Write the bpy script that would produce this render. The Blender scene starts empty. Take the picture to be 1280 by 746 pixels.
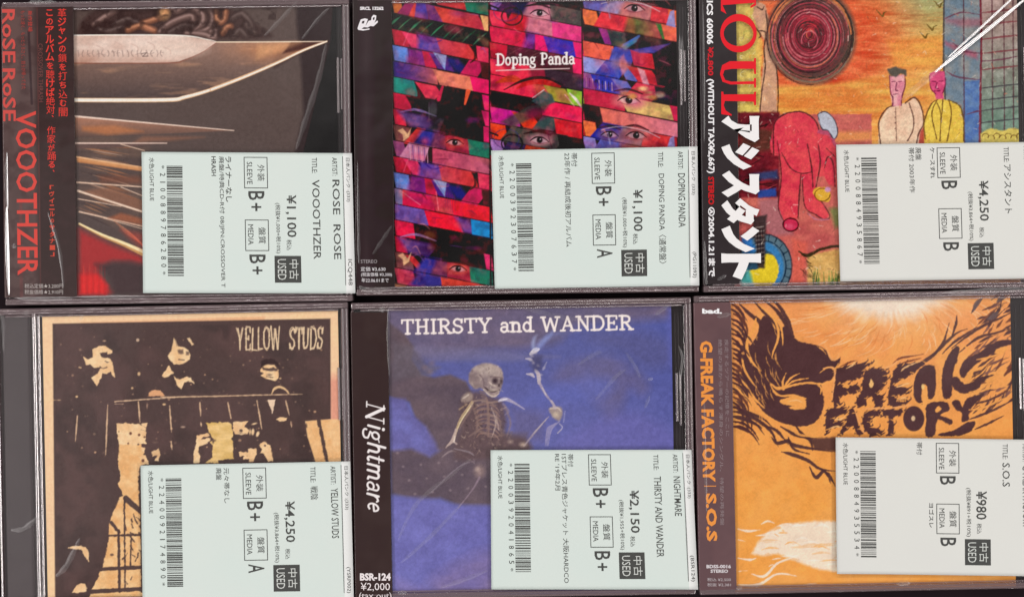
import bpy, math, random
import numpy as np
from mathutils import Vector, Quaternion

# ------------------------------------------------------------------ camera, world, lamps, exposure
S = 3030.0                    # photograph pixels per metre on the plane of the case lids
ZT = 0.0104                   # height of a closed case
scene = bpy.context.scene
col = scene.collection
cam_data = bpy.data.cameras.new("camera")
cam = bpy.data.objects.new("camera", cam_data)
col.objects.link(cam)
cam.location = (0.0, 0.0, ZT + 0.60)
cam_data.sensor_width = 36.0
cam_data.lens = 36.0 * 0.60 / (1280.0 / S)
cam_data.clip_start = 0.01
cam_data.clip_end = 100.0
scene.camera = cam
scene.view_settings.view_transform = 'Standard'
scene.view_settings.look = 'None'
scene.view_settings.exposure = 0.0
scene.view_settings.gamma = 1.0
try:
    scene.cycles.use_denoising = True
    scene.cycles.denoiser = 'OPENIMAGEDENOISE'
    scene.cycles.denoising_input_passes = 'RGB_ALBEDO_NORMAL'
    scene.cycles.denoising_prefilter = 'ACCURATE'
    scene.cycles.transparent_max_bounces = 24
    scene.cycles.max_bounces = 8
    scene.cycles.caustics_reflective = False
except Exception:
    pass

world = bpy.data.worlds.new("World")
scene.world = world
world.use_nodes = True
bg = world.node_tree.nodes["Background"]
bg.inputs[0].default_value = (1.0, 0.93, 0.925, 1.0)
bg.inputs[1].default_value = 0.31
# noise added to the room light so the plastic mirrors soft hazy patches
_N, _L = world.node_tree.nodes, world.node_tree.links
_tc = _N.new('ShaderNodeTexCoord'); _no = _N.new('ShaderNodeTexNoise'); _cr = _N.new('ShaderNodeMix')
_no.inputs['Scale'].default_value = 4.5; _no.inputs['Detail'].default_value = 1.5
_mr = _N.new('ShaderNodeMapRange'); _mr.inputs[1].default_value = 0.38; _mr.inputs[2].default_value = 0.64
_cr.data_type = 'RGBA'; _cr.inputs[6].default_value = (0.22, 0.19, 0.20, 1); _cr.inputs[7].default_value = (1.6, 1.5, 1.48, 1)
_L.new(_tc.outputs['Generated'], _no.inputs['Vector']); _L.new(_no.outputs['Fac'], _mr.inputs[0]); _L.new(_mr.outputs[0], _cr.inputs[0]); _L.new(_cr.outputs[2], bg.inputs[0])

LAMP_GAIN = 0.80
def tube(x, y, z, rz, length, watts):
    """One fluorescent ceiling tube of the shop."""
    d = bpy.data.lights.new("ceiling_tube", 'AREA')
    d.shape = 'RECTANGLE'
    d.size = length
    d.size_y = 0.22
    d.energy = watts * LAMP_GAIN
    d.color = (1.0, 0.945, 0.92)
    o = bpy.data.objects.new("ceiling_tube", d)
    o.location = (x, y, z)
    q = Vector((-x, -y, -z)).to_track_quat('-Z', 'Y')
    o.rotation_euler = (q @ Quaternion((0, 0, 1), rz)).to_euler()
    col.objects.link(o)
tube(-1.25, 0.10, 1.55, 0.0, 2.4, 22)
tube(1.35, -0.05, 1.60, 0.0, 2.4, 21)
tube(0.05, 1.45, 1.65, 0.0, 2.4, 20)
tube(-0.10, -1.25, 1.60, 0.0, 2.4, 14)

# ------------------------------------------------------------------ colour
def lin(c):
    c = np.asarray(c, float) / 255.0
    return np.where(c <= 0.04045, c / 12.92, ((c + 0.055) / 1.055) ** 2.4)

HAZE = np.array([0.030, 0.026, 0.026])      # what the plastic over the print reflects of the room
KL = np.array([1.22, 1.13, 1.11])          # light on the print
def albedo(c, haze=1.0, t=0.80):
    return np.clip((lin(c) - HAZE * haze) / (KL * t), 0.004, 0.92)
def albedo_obi(c):
    return albedo(c, 0.75, 0.97)

# ------------------------------------------------------------------ materials
MATS = {}
def nodes_of(name):
    m = bpy.data.materials.new(name)
    m.use_nodes = True
    m.node_tree.nodes.clear()
    out = m.node_tree.nodes.new('ShaderNodeOutputMaterial')
    return m, m.node_tree.nodes, m.node_tree.links, out

def principled(name, rgb, rough=0.4, spec=0.5, coat=0.0, noise=None, bump=None, coat_rough=0.05):
    m, N, L, out = nodes_of(name)
    b = N.new('ShaderNodeBsdfPrincipled')
    b.inputs['Base Color'].default_value = (*rgb, 1)
    b.inputs['Roughness'].default_value = rough
    b.inputs['Specular IOR Level'].default_value = spec
    b.inputs['Coat Weight'].default_value = coat
    b.inputs['Coat Roughness'].default_value = coat_rough
    L.new(b.outputs[0], out.inputs[0])
    if noise or bump:
        tc = N.new('ShaderNodeTexCoord')
    if noise:
        sc, rgb2 = noise
        n = N.new('ShaderNodeTexNoise'); n.inputs['Scale'].default_value = sc; n.inputs['Detail'].default_value = 3
        L.new(tc.outputs['Object'], n.inputs['Vector'])
        mx = N.new('ShaderNodeMix'); mx.data_type = 'RGBA'
        mx.inputs[6].default_value = (*rgb, 1); mx.inputs[7].default_value = (*rgb2, 1)
        L.new(n.outputs['Fac'], mx.inputs[0]); L.new(mx.outputs[2], b.inputs['Base Color'])
    if bump:
        sc, st, dist = bump
        n = N.new('ShaderNodeTexNoise'); n.inputs['Scale'].default_value = sc; n.inputs['Detail'].default_value = 2
        L.new(tc.outputs['Object'], n.inputs['Vector'])
        bp = N.new('ShaderNodeBump'); bp.inputs['Strength'].default_value = st; bp.inputs['Distance'].default_value = dist
        L.new(n.outputs['Fac'], bp.inputs['Height']); L.new(bp.outputs[0], b.inputs['Normal'])
        L.new(bp.outputs[0], b.inputs['Coat Normal'])
    return m

def clear_plastic(name, tint, boost=0.0, rough=0.06, bump=None, milk=0.0, milk_rgb=(0.5, 0.46, 0.46)):
    """Thin clear plastic: what is not mirrored at the surface goes straight through."""
    m, N, L, out = nodes_of(name)
    tr = N.new('ShaderNodeBsdfTransparent'); tr.inputs[0].default_value = (*tint, 1)
    gl = N.new('ShaderNodeBsdfGlossy'); gl.inputs['Roughness'].default_value = rough
    gl.inputs[0].default_value = (1, 1, 1, 1)
    fr = N.new('ShaderNodeFresnel')
    ge = N.new('ShaderNodeNewGeometry'); io = N.new('ShaderNodeMix')      # thin sheet: both faces mirror alike
    io.inputs[2].default_value = 1.49; io.inputs[3].default_value = 1 / 1.49
    L.new(ge.outputs['Backfacing'], io.inputs[0]); L.new(io.outputs[0], fr.inputs[0])
    ad = N.new('ShaderNodeMath'); ad.operation = 'ADD'; ad.inputs[1].default_value = boost
    L.new(fr.outputs[0], ad.inputs[0])
    mx = N.new('ShaderNodeMixShader')
    L.new(ad.outputs[0], mx.inputs[0]); L.new(gl.outputs[0], mx.inputs[2])
    if milk > 0:
        df = N.new('ShaderNodeBsdfDiffuse'); df.inputs[0].default_value = (*milk_rgb, 1)
        m2 = N.new('ShaderNodeMixShader'); m2.inputs[0].default_value = milk
        L.new(tr.outputs[0], m2.inputs[1]); L.new(df.outputs[0], m2.inputs[2]); L.new(m2.outputs[0], mx.inputs[1])
    else:
        L.new(tr.outputs[0], mx.inputs[1])
    L.new(mx.outputs[0], out.inputs[0])
    if bump:
        tc = N.new('ShaderNodeTexCoord')
        sc, st, dist = bump
        n = N.new('ShaderNodeTexNoise'); n.inputs['Scale'].default_value = sc; n.inputs['Detail'].default_value = 2
        L.new(tc.outputs['Object'], n.inputs['Vector'])
        bp = N.new('ShaderNodeBump'); bp.inputs['Strength'].default_value = st; bp.inputs['Distance'].default_value = dist
        L.new(n.outputs['Fac'], bp.inputs['Height'])
        L.new(bp.outputs[0], gl.inputs['Normal'])
    return m

def print_material(name, coat):
    """Printed paper: the ink colour is stored on the sheet's own points."""
    m, N, L, out = nodes_of(name)
    at = N.new('ShaderNodeAttribute'); at.attribute_name = 'ink'
    b = N.new('ShaderNodeBsdfPrincipled')
    b.inputs['Roughness'].default_value = 0.5
    b.inputs['Specular IOR Level'].default_value = 0.15 if coat else 0.0
    b.inputs['Coat Weight'].default_value = coat
    b.inputs['Coat Roughness'].default_value = 0.08
    L.new(at.outputs['Color'], b.inputs['Base Color']); L.new(b.outputs[0], out.inputs[0])
    if coat:
        tc = N.new('ShaderNodeTexCoord')
        n = N.new('ShaderNodeTexNoise'); n.inputs['Scale'].default_value = 45; n.inputs['Detail'].default_value = 2
        L.new(tc.outputs['Object'], n.inputs['Vector'])
        bp = N.new('ShaderNodeBump'); bp.inputs['Strength'].default_value = 0.40; bp.inputs['Distance'].default_value = 0.0011
        L.new(n.outputs['Fac'], bp.inputs['Height']); L.new(bp.outputs[0], b.inputs['Coat Normal'])
    return m

M_TABLE = principled('dark_table', (0.010, 0.006, 0.008), 0.9, 0.08, noise=(30, (0.02, 0.013, 0.016)))
M_TRAY = principled('black_tray_plastic', (0.018, 0.014, 0.015), 0.28, 0.5)
M_HINGE = principled('grey_hinge_plastic', (0.058, 0.044, 0.048), 0.35, 0.5, noise=(60, (0.038, 0.028, 0.031)))
M_PANE = clear_plastic('clear_lid_plastic', (0.985, 0.98, 0.98), 0.0, 0.05, bump=(30, 0.22, 0.0012))
M_RIM = clear_plastic('clear_rim_plastic', (0.78, 0.73, 0.74), 0.03, 0.10, milk=0.45, milk_rgb=(0.25, 0.185, 0.195), bump=(160, 0.3, 0.0006))
M_SHELL = clear_plastic('clear_shell_plastic', (0.6, 0.57, 0.58), 0.04, 0.12, milk=0.35, milk_rgb=(0.16, 0.13, 0.135))
M_FILM = clear_plastic('wrap_film', (0.99, 0.985, 0.985), 0.04, 0.32)
M_FILM_BRIGHT = clear_plastic('taut_wrap_film', (0.98, 0.975, 0.975), 0.85, 0.30)
M_EDGE = clear_plastic('moulded_edge_plastic', (0.80, 0.76, 0.77), 0.34, 0.17, milk=0.4, milk_rgb=(0.25, 0.19, 0.2))
M_PRINT = print_material('printed_cover', 0.0)
M_OBI = print_material('printed_strip', 1.0)
M_CARD = principled('white_card', (0.7, 0.68, 0.66), 0.6, 0.2)
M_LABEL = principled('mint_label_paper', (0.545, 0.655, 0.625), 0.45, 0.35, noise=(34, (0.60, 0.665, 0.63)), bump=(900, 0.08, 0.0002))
M_LABEL_PINK_LIT = principled('pink_lit_label_paper', (0.60, 0.615, 0.595), 0.45, 0.35, noise=(34, (0.63, 0.66, 0.62)), bump=(900, 0.08, 0.0002))  # pinker light on the right-hand labels, mixed into the paper colour
M_LABEL_W = principled('white_label_paper', (0.70, 0.73, 0.72), 0.55, 0.25)
M_INK = principled('grey_label_ink', (0.055, 0.058, 0.055), 0.6, 0.2)
M_INK_SOFT = principled('faded_label_ink', (0.16, 0.17, 0.165), 0.6, 0.2)
M_KNOCK = principled('badge_paper', (0.56, 0.60, 0.57), 0.6, 0.2)
def ink(name, rgb255, coat=0.6):
    if name not in MATS:
        a = albedo_obi(rgb255)
        MATS[name] = principled(name, tuple(a), 0.5, 0.2, coat)
    return MATS[name]

# ------------------------------------------------------------------ frames and meshes
def W(px, py):
    return (px - 640.0) / S, -(py - 373.0) / S

class Case:
    """A local frame: the case's corner points as photographed give its centre, turn and size."""
    def __init__(s, name, tl, tr, bl, br):
        P = np.array([W(*tl), W(*tr), W(*bl), W(*br)])
        s.c = P.mean(0)
        dx = (P[1] - P[0]) + (P[3] - P[2]); dy = (P[0] - P[2]) + (P[1] - P[3])
        a1 = math.atan2(dx[1], dx[0]); a2 = math.atan2(-dy[0], dy[1])
        s.th = 0.5 * (a1 + a2)
        s.w = np.linalg.norm(dx) / 2; s.h = np.linalg.norm(dy) / 2
        s.root = bpy.data.objects.new(name, None)
        s.root.empty_display_size = 0.02
        s.root.location = (s.c[0], s.c[1], 0.0)
        s.root.rotation_euler = (0, 0, s.th)
        col.objects.link(s.root)
    def loc(s, px, py):
        x = (np.asarray(px, float) - 640.0) / S - s.c[0]
        y = -(np.asarray(py, float) - 373.0) / S - s.c[1]
        ct, st = math.cos(s.th), math.sin(s.th)
        return x * ct + y * st, -x * st + y * ct
    def pix(s, lx, ly):
        ct, st = math.cos(s.th), math.sin(s.th)
        x = lx * ct - ly * st + s.c[0]; y = lx * st + ly * ct + s.c[1]
        return x * S + 640.0, -y * S + 373.0

def link_mesh(name, verts, faces, mats, parent, mat_index=None, smooth=False):
    me = bpy.data.meshes.new(name)
    me.from_pydata([tuple(v) for v in verts], [], [tuple(f) for f in faces])
    for m in (mats if isinstance(mats, (list, tuple)) else [mats]):
        me.materials.append(m)
    if mat_index is not None:
        me.polygons.foreach_set('material_index', np.asarray(mat_index, np.int32))
    if smooth:
        me.polygons.foreach_set('use_smooth', np.ones(len(me.polygons), bool))
    me.update()
    o = bpy.data.objects.new(name, me)
    col.objects.link(o)
    if parent is not None:
        o.parent = parent
    return o

class Solid:
    """Collects bevelled boxes into one mesh."""
    def __init__(s): s.v = []; s.f = []; s.mi = []
    def box(s, x0, x1, y0, y1, z0, z1, b=0.0004, mi=0, bot=True):
        """A box whose vertical and top edges are rounded off in two steps."""
        def ring(ins, z, r):
            pts = []
            r = max(r, 1e-5)
            for (cx, cy, a0) in ((x1 - ins - r, y1 - ins - r, 0), (x0 + ins + r, y1 - ins - r, 90), (x0 + ins + r, y0 + ins + r, 180), (x1 - ins - r, y0 + ins + r, 270)):
                for k in range(4):
                    a = math.radians(a0 + 30 * k)
                    pts.append((cx + r * math.cos(a), cy + r * math.sin(a), z))
            return pts
        rings = [ring(0, z0, b)]
        rings.append(ring(0, z1 - b, b))
        for k in range(1, 4):
            a = math.radians(30 * k)
            rings.append(ring(b * (1 - math.cos(a)), z1 - b + b * math.sin(a), b * 0.9 if k < 3 else b * 0.6))
        base = len(s.v); n = 16
        for r in rings: s.v += r
        for i in range(len(rings) - 1):
            for j in range(n):
                s.f.append((base + i * n + j, base + i * n + (j + 1) % n, base + (i + 1) * n + (j + 1) % n, base + (i + 1) * n + j)); s.mi.append(mi)
        s.f.append(tuple(base + (len(rings) - 1) * n + j for j in range(n))); s.mi.append(mi)
        if bot:
            s.f.append(tuple(base + j for j in reversed(range(n)))); s.mi.append(mi)
    def rod(s, x, y0, y1, z, r, mi=0, vertical=True):
        """A half-round rib lying along y (or along x)."""
        base = len(s.v); n = 15
        for e in (y0, y1):
            for k in range(n):
                a = math.pi * k / (n - 1)
                u, h = x + r * math.cos(a), z + r * math.sin(a)
                s.v.append((u, e, h) if vertical else (e, u, h))
        for k in range(n - 1):
            s.f.append((base + k, base + n + k, base + n + k + 1, base + k + 1)); s.mi.append(mi)
        s.f.append(tuple(base + k for k in range(n))); s.mi.append(mi)
        s.f.append(tuple(base + n + k for k in reversed(range(n)))); s.mi.append(mi)
    def build(s, name, mats, parent):
        return link_mesh(name, s.v, s.f, mats, parent, s.mi)

# ------------------------------------------------------------------ the painter: ink on the points of a fine sheet
def vnoise(X, Y, sc, seed):
    rs = np.random.RandomState(seed)
    T = rs.rand(128, 128)
    x = X / sc + 1000.37; y = Y / sc + 1000.71
    xi = np.floor(x).astype(int); yi = np.floor(y).astype(int)
    fx = x - xi; fy = y - yi
    fx = fx * fx * (3 - 2 * fx); fy = fy * fy * (3 - 2 * fy)
    a = T[yi % 128, xi % 128]; b = T[yi % 128, (xi + 1) % 128]
    c = T[(yi + 1) % 128, xi % 128]; d = T[(yi + 1) % 128, (xi + 1) % 128]
    return (a * (1 - fx) + b * fx) * (1 - fy) + (c * (1 - fx) + d * fx) * fy
def fbm(X, Y, sc, seed, o=3):
    t = 0; a = 1; n = 0
    for k in range(o):
        t = t + a * vnoise(X, Y, sc / 2 ** k, seed + k); n += a; a *= 0.55
    return t / n

def spline(pts, n=6, closed=False):
    P = np.asarray(pts, float)
    m = len(P)
    if m < 3: return P
    out = []
    for i in range(m if closed else m - 1):
        p0 = P[(i - 1) % m] if (closed or i > 0) else P[0]
        p1 = P[i]; p2 = P[(i + 1) % m]
        p3 = P[(i + 2) % m] if (closed or i + 2 < m) else P[-1]
        for k in range(n):
            t = k / n
            out.append(0.5 * (2 * p1 + (p2 - p0) * t + (2 * p0 - 5 * p1 + 4 * p2 - p3) * t * t + (3 * p1 - p0 - 3 * p2 + p3) * t ** 3))
    if not closed: out.append(P[-1])
    return np.array(out)

class Painter:
    def __init__(s, X, Y, base):
        s.X, s.Y = X, Y
        s.C = np.empty(X.shape + (3,)); s.C[:] = base
        s.cx0, s.cx1 = X.min(0), X.max(0); s.ry0, s.ry1 = Y.min(1), Y.max(1)
        s.fr = (0.0, 0.0, 1.0)
        s.soft = 0.9
        s.rough = 0.0
        s.rsc = 3.0
    def z(s, x0, y0, k): s.fr = (x0, y0, k)
    def pt(s, pts):
        P = np.asarray(pts, float)
        return P / s.fr[2] + np.array(s.fr[:2])
    def sl(s, P, m):
        x0, y0 = P.min(0) - m; x1, y1 = P.max(0) + m
        c = np.nonzero((s.cx1 >= x0) & (s.cx0 <= x1))[0]; r = np.nonzero((s.ry1 >= y0) & (s.ry0 <= y1))[0]
        if len(c) == 0 or len(r) == 0: return None
        return (slice(r[0], r[-1] + 1), slice(c[0], c[-1] + 1))
    def mix(s, sl, m, c):
        if callable(c): c = c(s.X[sl], s.Y[sl])
        c = np.asarray(c, float)
        s.C[sl] = s.C[sl] * (1 - m[..., None]) + c * m[..., None]
    def seg(s, X, Y, a, b):
        d = b - a; L = max(d @ d, 1e-9)
        t = np.clip(((X - a[0]) * d[0] + (Y - a[1]) * d[1]) / L, 0, 1)
        return np.hypot(X - a[0] - t * d[0], Y - a[1] - t * d[1]), t
    def poly(s, pts, c, a=1.0, soft=None, smooth=0, mul=None):
        if smooth: pts = spline(pts, smooth, True)
        P = s.pt(pts); soft = soft or s.soft
        sl = s.sl(P, soft + 1)
        if sl is None: return
        X, Y = s.X[sl], s.Y[sl]
        D = np.full(X.shape, 1e9); ins = np.zeros(X.shape, bool)
        for i in range(len(P)):
            p, q = P[i], P[(i + 1) % len(P)]
            d, _ = s.seg(X, Y, p, q); D = np.minimum(D, d)
            if p[1] != q[1]:
                ins ^= ((p[1] > Y) != (q[1] > Y)) & (X < (q[0] - p[0]) * (Y - p[1]) / (q[1] - p[1]) + p[0])
        sd = np.where(ins, D, -D)
        if s.rough: sd = sd + s.rough * (fbm(X, Y, s.rsc, 201, 2) - .5) * 2
        m = np.clip(0.5 + sd / soft, 0, 1) * a
        if mul is not None: m = m * mul(X, Y)
        s.mix(sl, m, c)
    def line(s, pts, w, c, a=1.0, soft=None, smooth=6):
        """w: full width in photograph pixels, or a list of widths along the line."""
        P = np.asarray(pts, float)
        n0 = len(P)
        ws = np.full(n0, float(w)) if np.isscalar(w) else np.interp(np.linspace(0, 1, n0), np.linspace(0, 1, len(w)), w)
        if smooth and n0 > 2:
            Q = spline(np.c_[P, ws], smooth); P, ws = Q[:, :2], Q[:, 2]
        P = s.pt(P); soft = soft or s.soft
        sl = s.sl(P, max(ws) + soft + 1)
        if sl is None: return
        X, Y = s.X[sl], s.Y[sl]
        D = np.full(X.shape, -1e9)
        for i in range(len(P) - 1):
            d, t = s.seg(X, Y, P[i], P[i + 1])
            D = np.maximum(D, (ws[i] + (ws[i + 1] - ws[i]) * t) / 2 - d)
        if s.rough: D = D + s.rough * .6 * (fbm(X, Y, s.rsc, 301, 2) - .5) * 2
        s.mix(sl, np.clip(0.5 + D / soft, 0, 1) * a, c)
    def ell(s, cx, cy, rx, ry, c, a=1.0, soft=None, rot=0.0):
        C = s.pt([(cx, cy)])[0]; rx, ry = rx / s.fr[2], ry / s.fr[2]; soft = soft or s.soft
        R = max(rx, ry)
        sl = s.sl(np.array([C - R, C + R]), soft + 1)
        if sl is None: return
        X, Y = s.X[sl] - C[0], s.Y[sl] - C[1]
        ct, st = math.cos(math.radians(rot)), math.sin(math.radians(rot))
        u, v = (X * ct + Y * st) / rx, (-X * st + Y * ct) / ry
        r = np.hypot(u, v)
        s.mix(sl, np.clip(0.5 + (1 - r) * min(rx, ry) / soft, 0, 1) * a, c)
    def ring(s, cx, cy, rx, ry, w, c, a=1.0, a0=0, a1=360):
        t = np.radians(np.linspace(a0, a1, 25))
        s.line(np.c_[cx + rx * np.cos(t), cy + ry * np.sin(t)], w, c, a, smooth=0)
    def grain(s, sc, amt, seed, aniso=(1, 1)):
        n = fbm(s.X / aniso[0], s.Y / aniso[1], sc, seed) - 0.5
        s.C *= (1 + amt * 2 * n)[..., None]
    def tint(s, sc, c, amt, seed, lo=0.45, hi=0.7, box=None):
        m = np.clip((fbm(s.X, s.Y, sc, seed) - lo) / (hi - lo), 0, 1) * amt
        if box: m = m * ((s.X > box[0]) & (s.Y > box[1]) & (s.X < box[2]) & (s.Y < box[3]))
        s.mix((slice(None), slice(None)), m, c)

def sheet(name, case, lx0, lx1, ly0, ly1, z, per_px, paint, to_albedo, mat, parent, fold=None, thick=0.0003):
    """A printed sheet: a fine grid lying flat in the case, its ink painted point by point."""
    nx = int((lx1 - lx0) * S * per_px) + 1; ny = int((ly1 - ly0) * S * per_px) + 1
    lx = np.linspace(lx0, lx1, nx); ly = np.linspace(ly1, ly0, ny)
    LX, LY = np.meshgrid(lx, ly)
    PX, PY = case.pix(LX, LY)
    p = Painter(PX, PY, (128, 128, 128))
    paint(p)
    C = to_albedo(np.clip(p.C, 0, 255))
    ZZ = np.full(LX.shape, z)
    if fold:                                   # the strip turns down round the case's spine edge
        k = 10
        ang = np.radians(np.linspace(90, 6, k)); r = 0.0006
        FX = np.concatenate([[lx0 - 0.0007] , lx0 - r * np.sin(ang) * 1.0])
        FZ = np.concatenate([[fold], z - r * (1 - np.cos(ang))])
        LX = np.concatenate([np.repeat(FX[None, :], ny, 0), LX], 1)
        ZZ = np.concatenate([np.repeat(FZ[None, :], ny, 0), ZZ], 1)
        LY = np.concatenate([np.repeat(LY[:, :1], k + 1, 1), LY], 1)
        C = np.concatenate([np.repeat(C[:, :1], k + 1, 1), C], 1)
        nx += k + 1
    co = np.stack([LX, LY, ZZ], -1).reshape(-1, 3).astype(np.float32)
    idx = np.arange(nx * ny).reshape(ny, nx)
    q = np.stack([idx[1:, :-1], idx[1:, 1:], idx[:-1, 1:], idx[:-1, :-1]], -1).reshape(-1, 4).astype(np.int32)
    # the sheet's thickness: a skirt and an underside
    per = np.concatenate([idx[0, :], idx[1:, -1], idx[-1, -2::-1], idx[-2:0:-1, 0]])
    lo = co[per].copy(); lo[:, 2] -= thick
    n0 = len(co); m = len(per)
    co = np.concatenate([co, lo]); ii = np.arange(m); jj = (ii + 1) % m
    sk = np.stack([per[ii], per[jj], n0 + jj, n0 + ii], -1).astype(np.int32)
    q = np.concatenate([q, sk])
    colr = np.concatenate([C.reshape(-1, 3), C.reshape(-1, 3)[per]]).astype(np.float32)
    me = bpy.data.meshes.new(name)
    me.vertices.add(len(co)); me.vertices.foreach_set('co', co.ravel())
    me.loops.add(len(q) * 4); me.loops.foreach_set('vertex_index', q.ravel())
    me.polygons.add(len(q)); me.polygons.foreach_set('loop_start', np.arange(0, len(q) * 4, 4, dtype=np.int32))
    me.update(calc_edges=True)
    at = me.attributes.new('ink', 'FLOAT_COLOR', 'POINT')
    at.data.foreach_set('color', np.c_[colr, np.ones(len(colr), np.float32)].astype(np.float32).ravel())
    me.materials.append(mat)
    me.validate()
    o = bpy.data.objects.new(name, me); col.objects.link(o); o.parent = parent
    return o

# ------------------------------------------------------------------ lettering
_tc = {}
def glyph_mesh(s, bold=0.0):
    """Flat filled outlines of a line of lettering, as points and faces in em units."""
    if any(ord(ch) > 0x3400 for ch in s): bold = 0.0        # dense characters stay at their drawn weight
    if (s, bold) in _tc: return _tc[(s, bold)]
    c = bpy.data.curves.new("lettering", 'FONT')
    c.body = s; c.offset = bold; c.resolution_u = 2
    o = bpy.data.objects.new("lettering", c); col.objects.link(o)
    dg = bpy.context.evaluated_depsgraph_get(); dg.update()
    me = bpy.data.meshes.new_from_object(o.evaluated_get(dg))
    v = np.empty(len(me.vertices) * 3); me.vertices.foreach_get('co', v); v = v.reshape(-1, 3)[:, :2]
    f = [tuple(p.vertices) for p in me.polygons]
    bpy.data.objects.remove(o); bpy.data.curves.remove(c); bpy.data.meshes.remove(me)
    _tc[(s, bold)] = (v, f)
    return v, f

class Ink:
    """Lettering and rules gathered in some flat frame (u along the line, v up the letters)."""
    def __init__(s): s.v = []; s.f = []; s.mi = []
    def add(s, P, f, mi=0):
        b = len(s.v); s.v += [tuple(p) for p in P]; s.f += [tuple(b + i for i in q) for q in f]; s.mi += [mi] * len(f)
    def text(s, t, u0, u1, v0, v1, bold=0.0, mi=0, shear=0.0):
        v, f = glyph_mesh(t, bold)
        if len(v) == 0: return
        a, b = v.min(0), v.max(0); d = np.maximum(b - a, 1e-6)
        P = (v - a) / d
        U = u0 + P[:, 0] * (u1 - u0) + shear * P[:, 1] * (v1 - v0); V = v0 + P[:, 1] * (v1 - v0)
        s.add(np.c_[U, V], f, mi)
    def rect(s, u0, u1, v0, v1, mi=0):
        s.add([(u0, v0), (u1, v0), (u1, v1), (u0, v1)], [(0, 1, 2, 3)], mi)
    def frame(s, u0, u1, v0, v1, t, mi=0):
        s.rect(u0, u1, v0, v0 + t, mi); s.rect(u0, u1, v1 - t, v1, mi)
        s.rect(u0, u0 + t, v0 + t, v1 - t, mi); s.rect(u1 - t, u1, v0 + t, v1 - t, mi)
    def outline(s, loops, mi=0):
        """Filled outline shapes (holes by the even-odd rule)."""
        c = bpy.data.curves.new("outline", 'CURVE'); c.dimensions = '2D'; c.fill_mode = 'BOTH'
        for lp in loops:
            sp = c.splines.new('POLY'); sp.points.add(len(lp) - 1)
            for i, p in enumerate(lp): sp.points[i].co = (p[0], p[1], 0, 1)
            sp.use_cyclic_u = True
        o = bpy.data.objects.new("outline", c); col.objects.link(o)
        dg = bpy.context.evaluated_depsgraph_get(); dg.update()
        me = bpy.data.meshes.new_from_object(o.evaluated_get(dg))
        P = [tuple(v.co[:2]) for v in me.vertices]; f = [tuple(p.vertices) for p in me.polygons]
        bpy.data.objects.remove(o); bpy.data.curves.remove(c); bpy.data.meshes.remove(me)
        s.add(P, f, mi)
    def build(s, name, mats, parent, to_local):
        V = to_local(np.array(s.v))
        fs = []
        for q in s.f:                         # every face looks up
            a, b, c = (V[i] for i in q[:3])
            n = (b[0] - a[0]) * (c[1] - a[1]) - (b[1] - a[1]) * (c[0] - a[0])
            fs.append(q if n >= 0 else q[::-1])
        return link_mesh(name, V, fs, mats, parent, s.mi)

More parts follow.
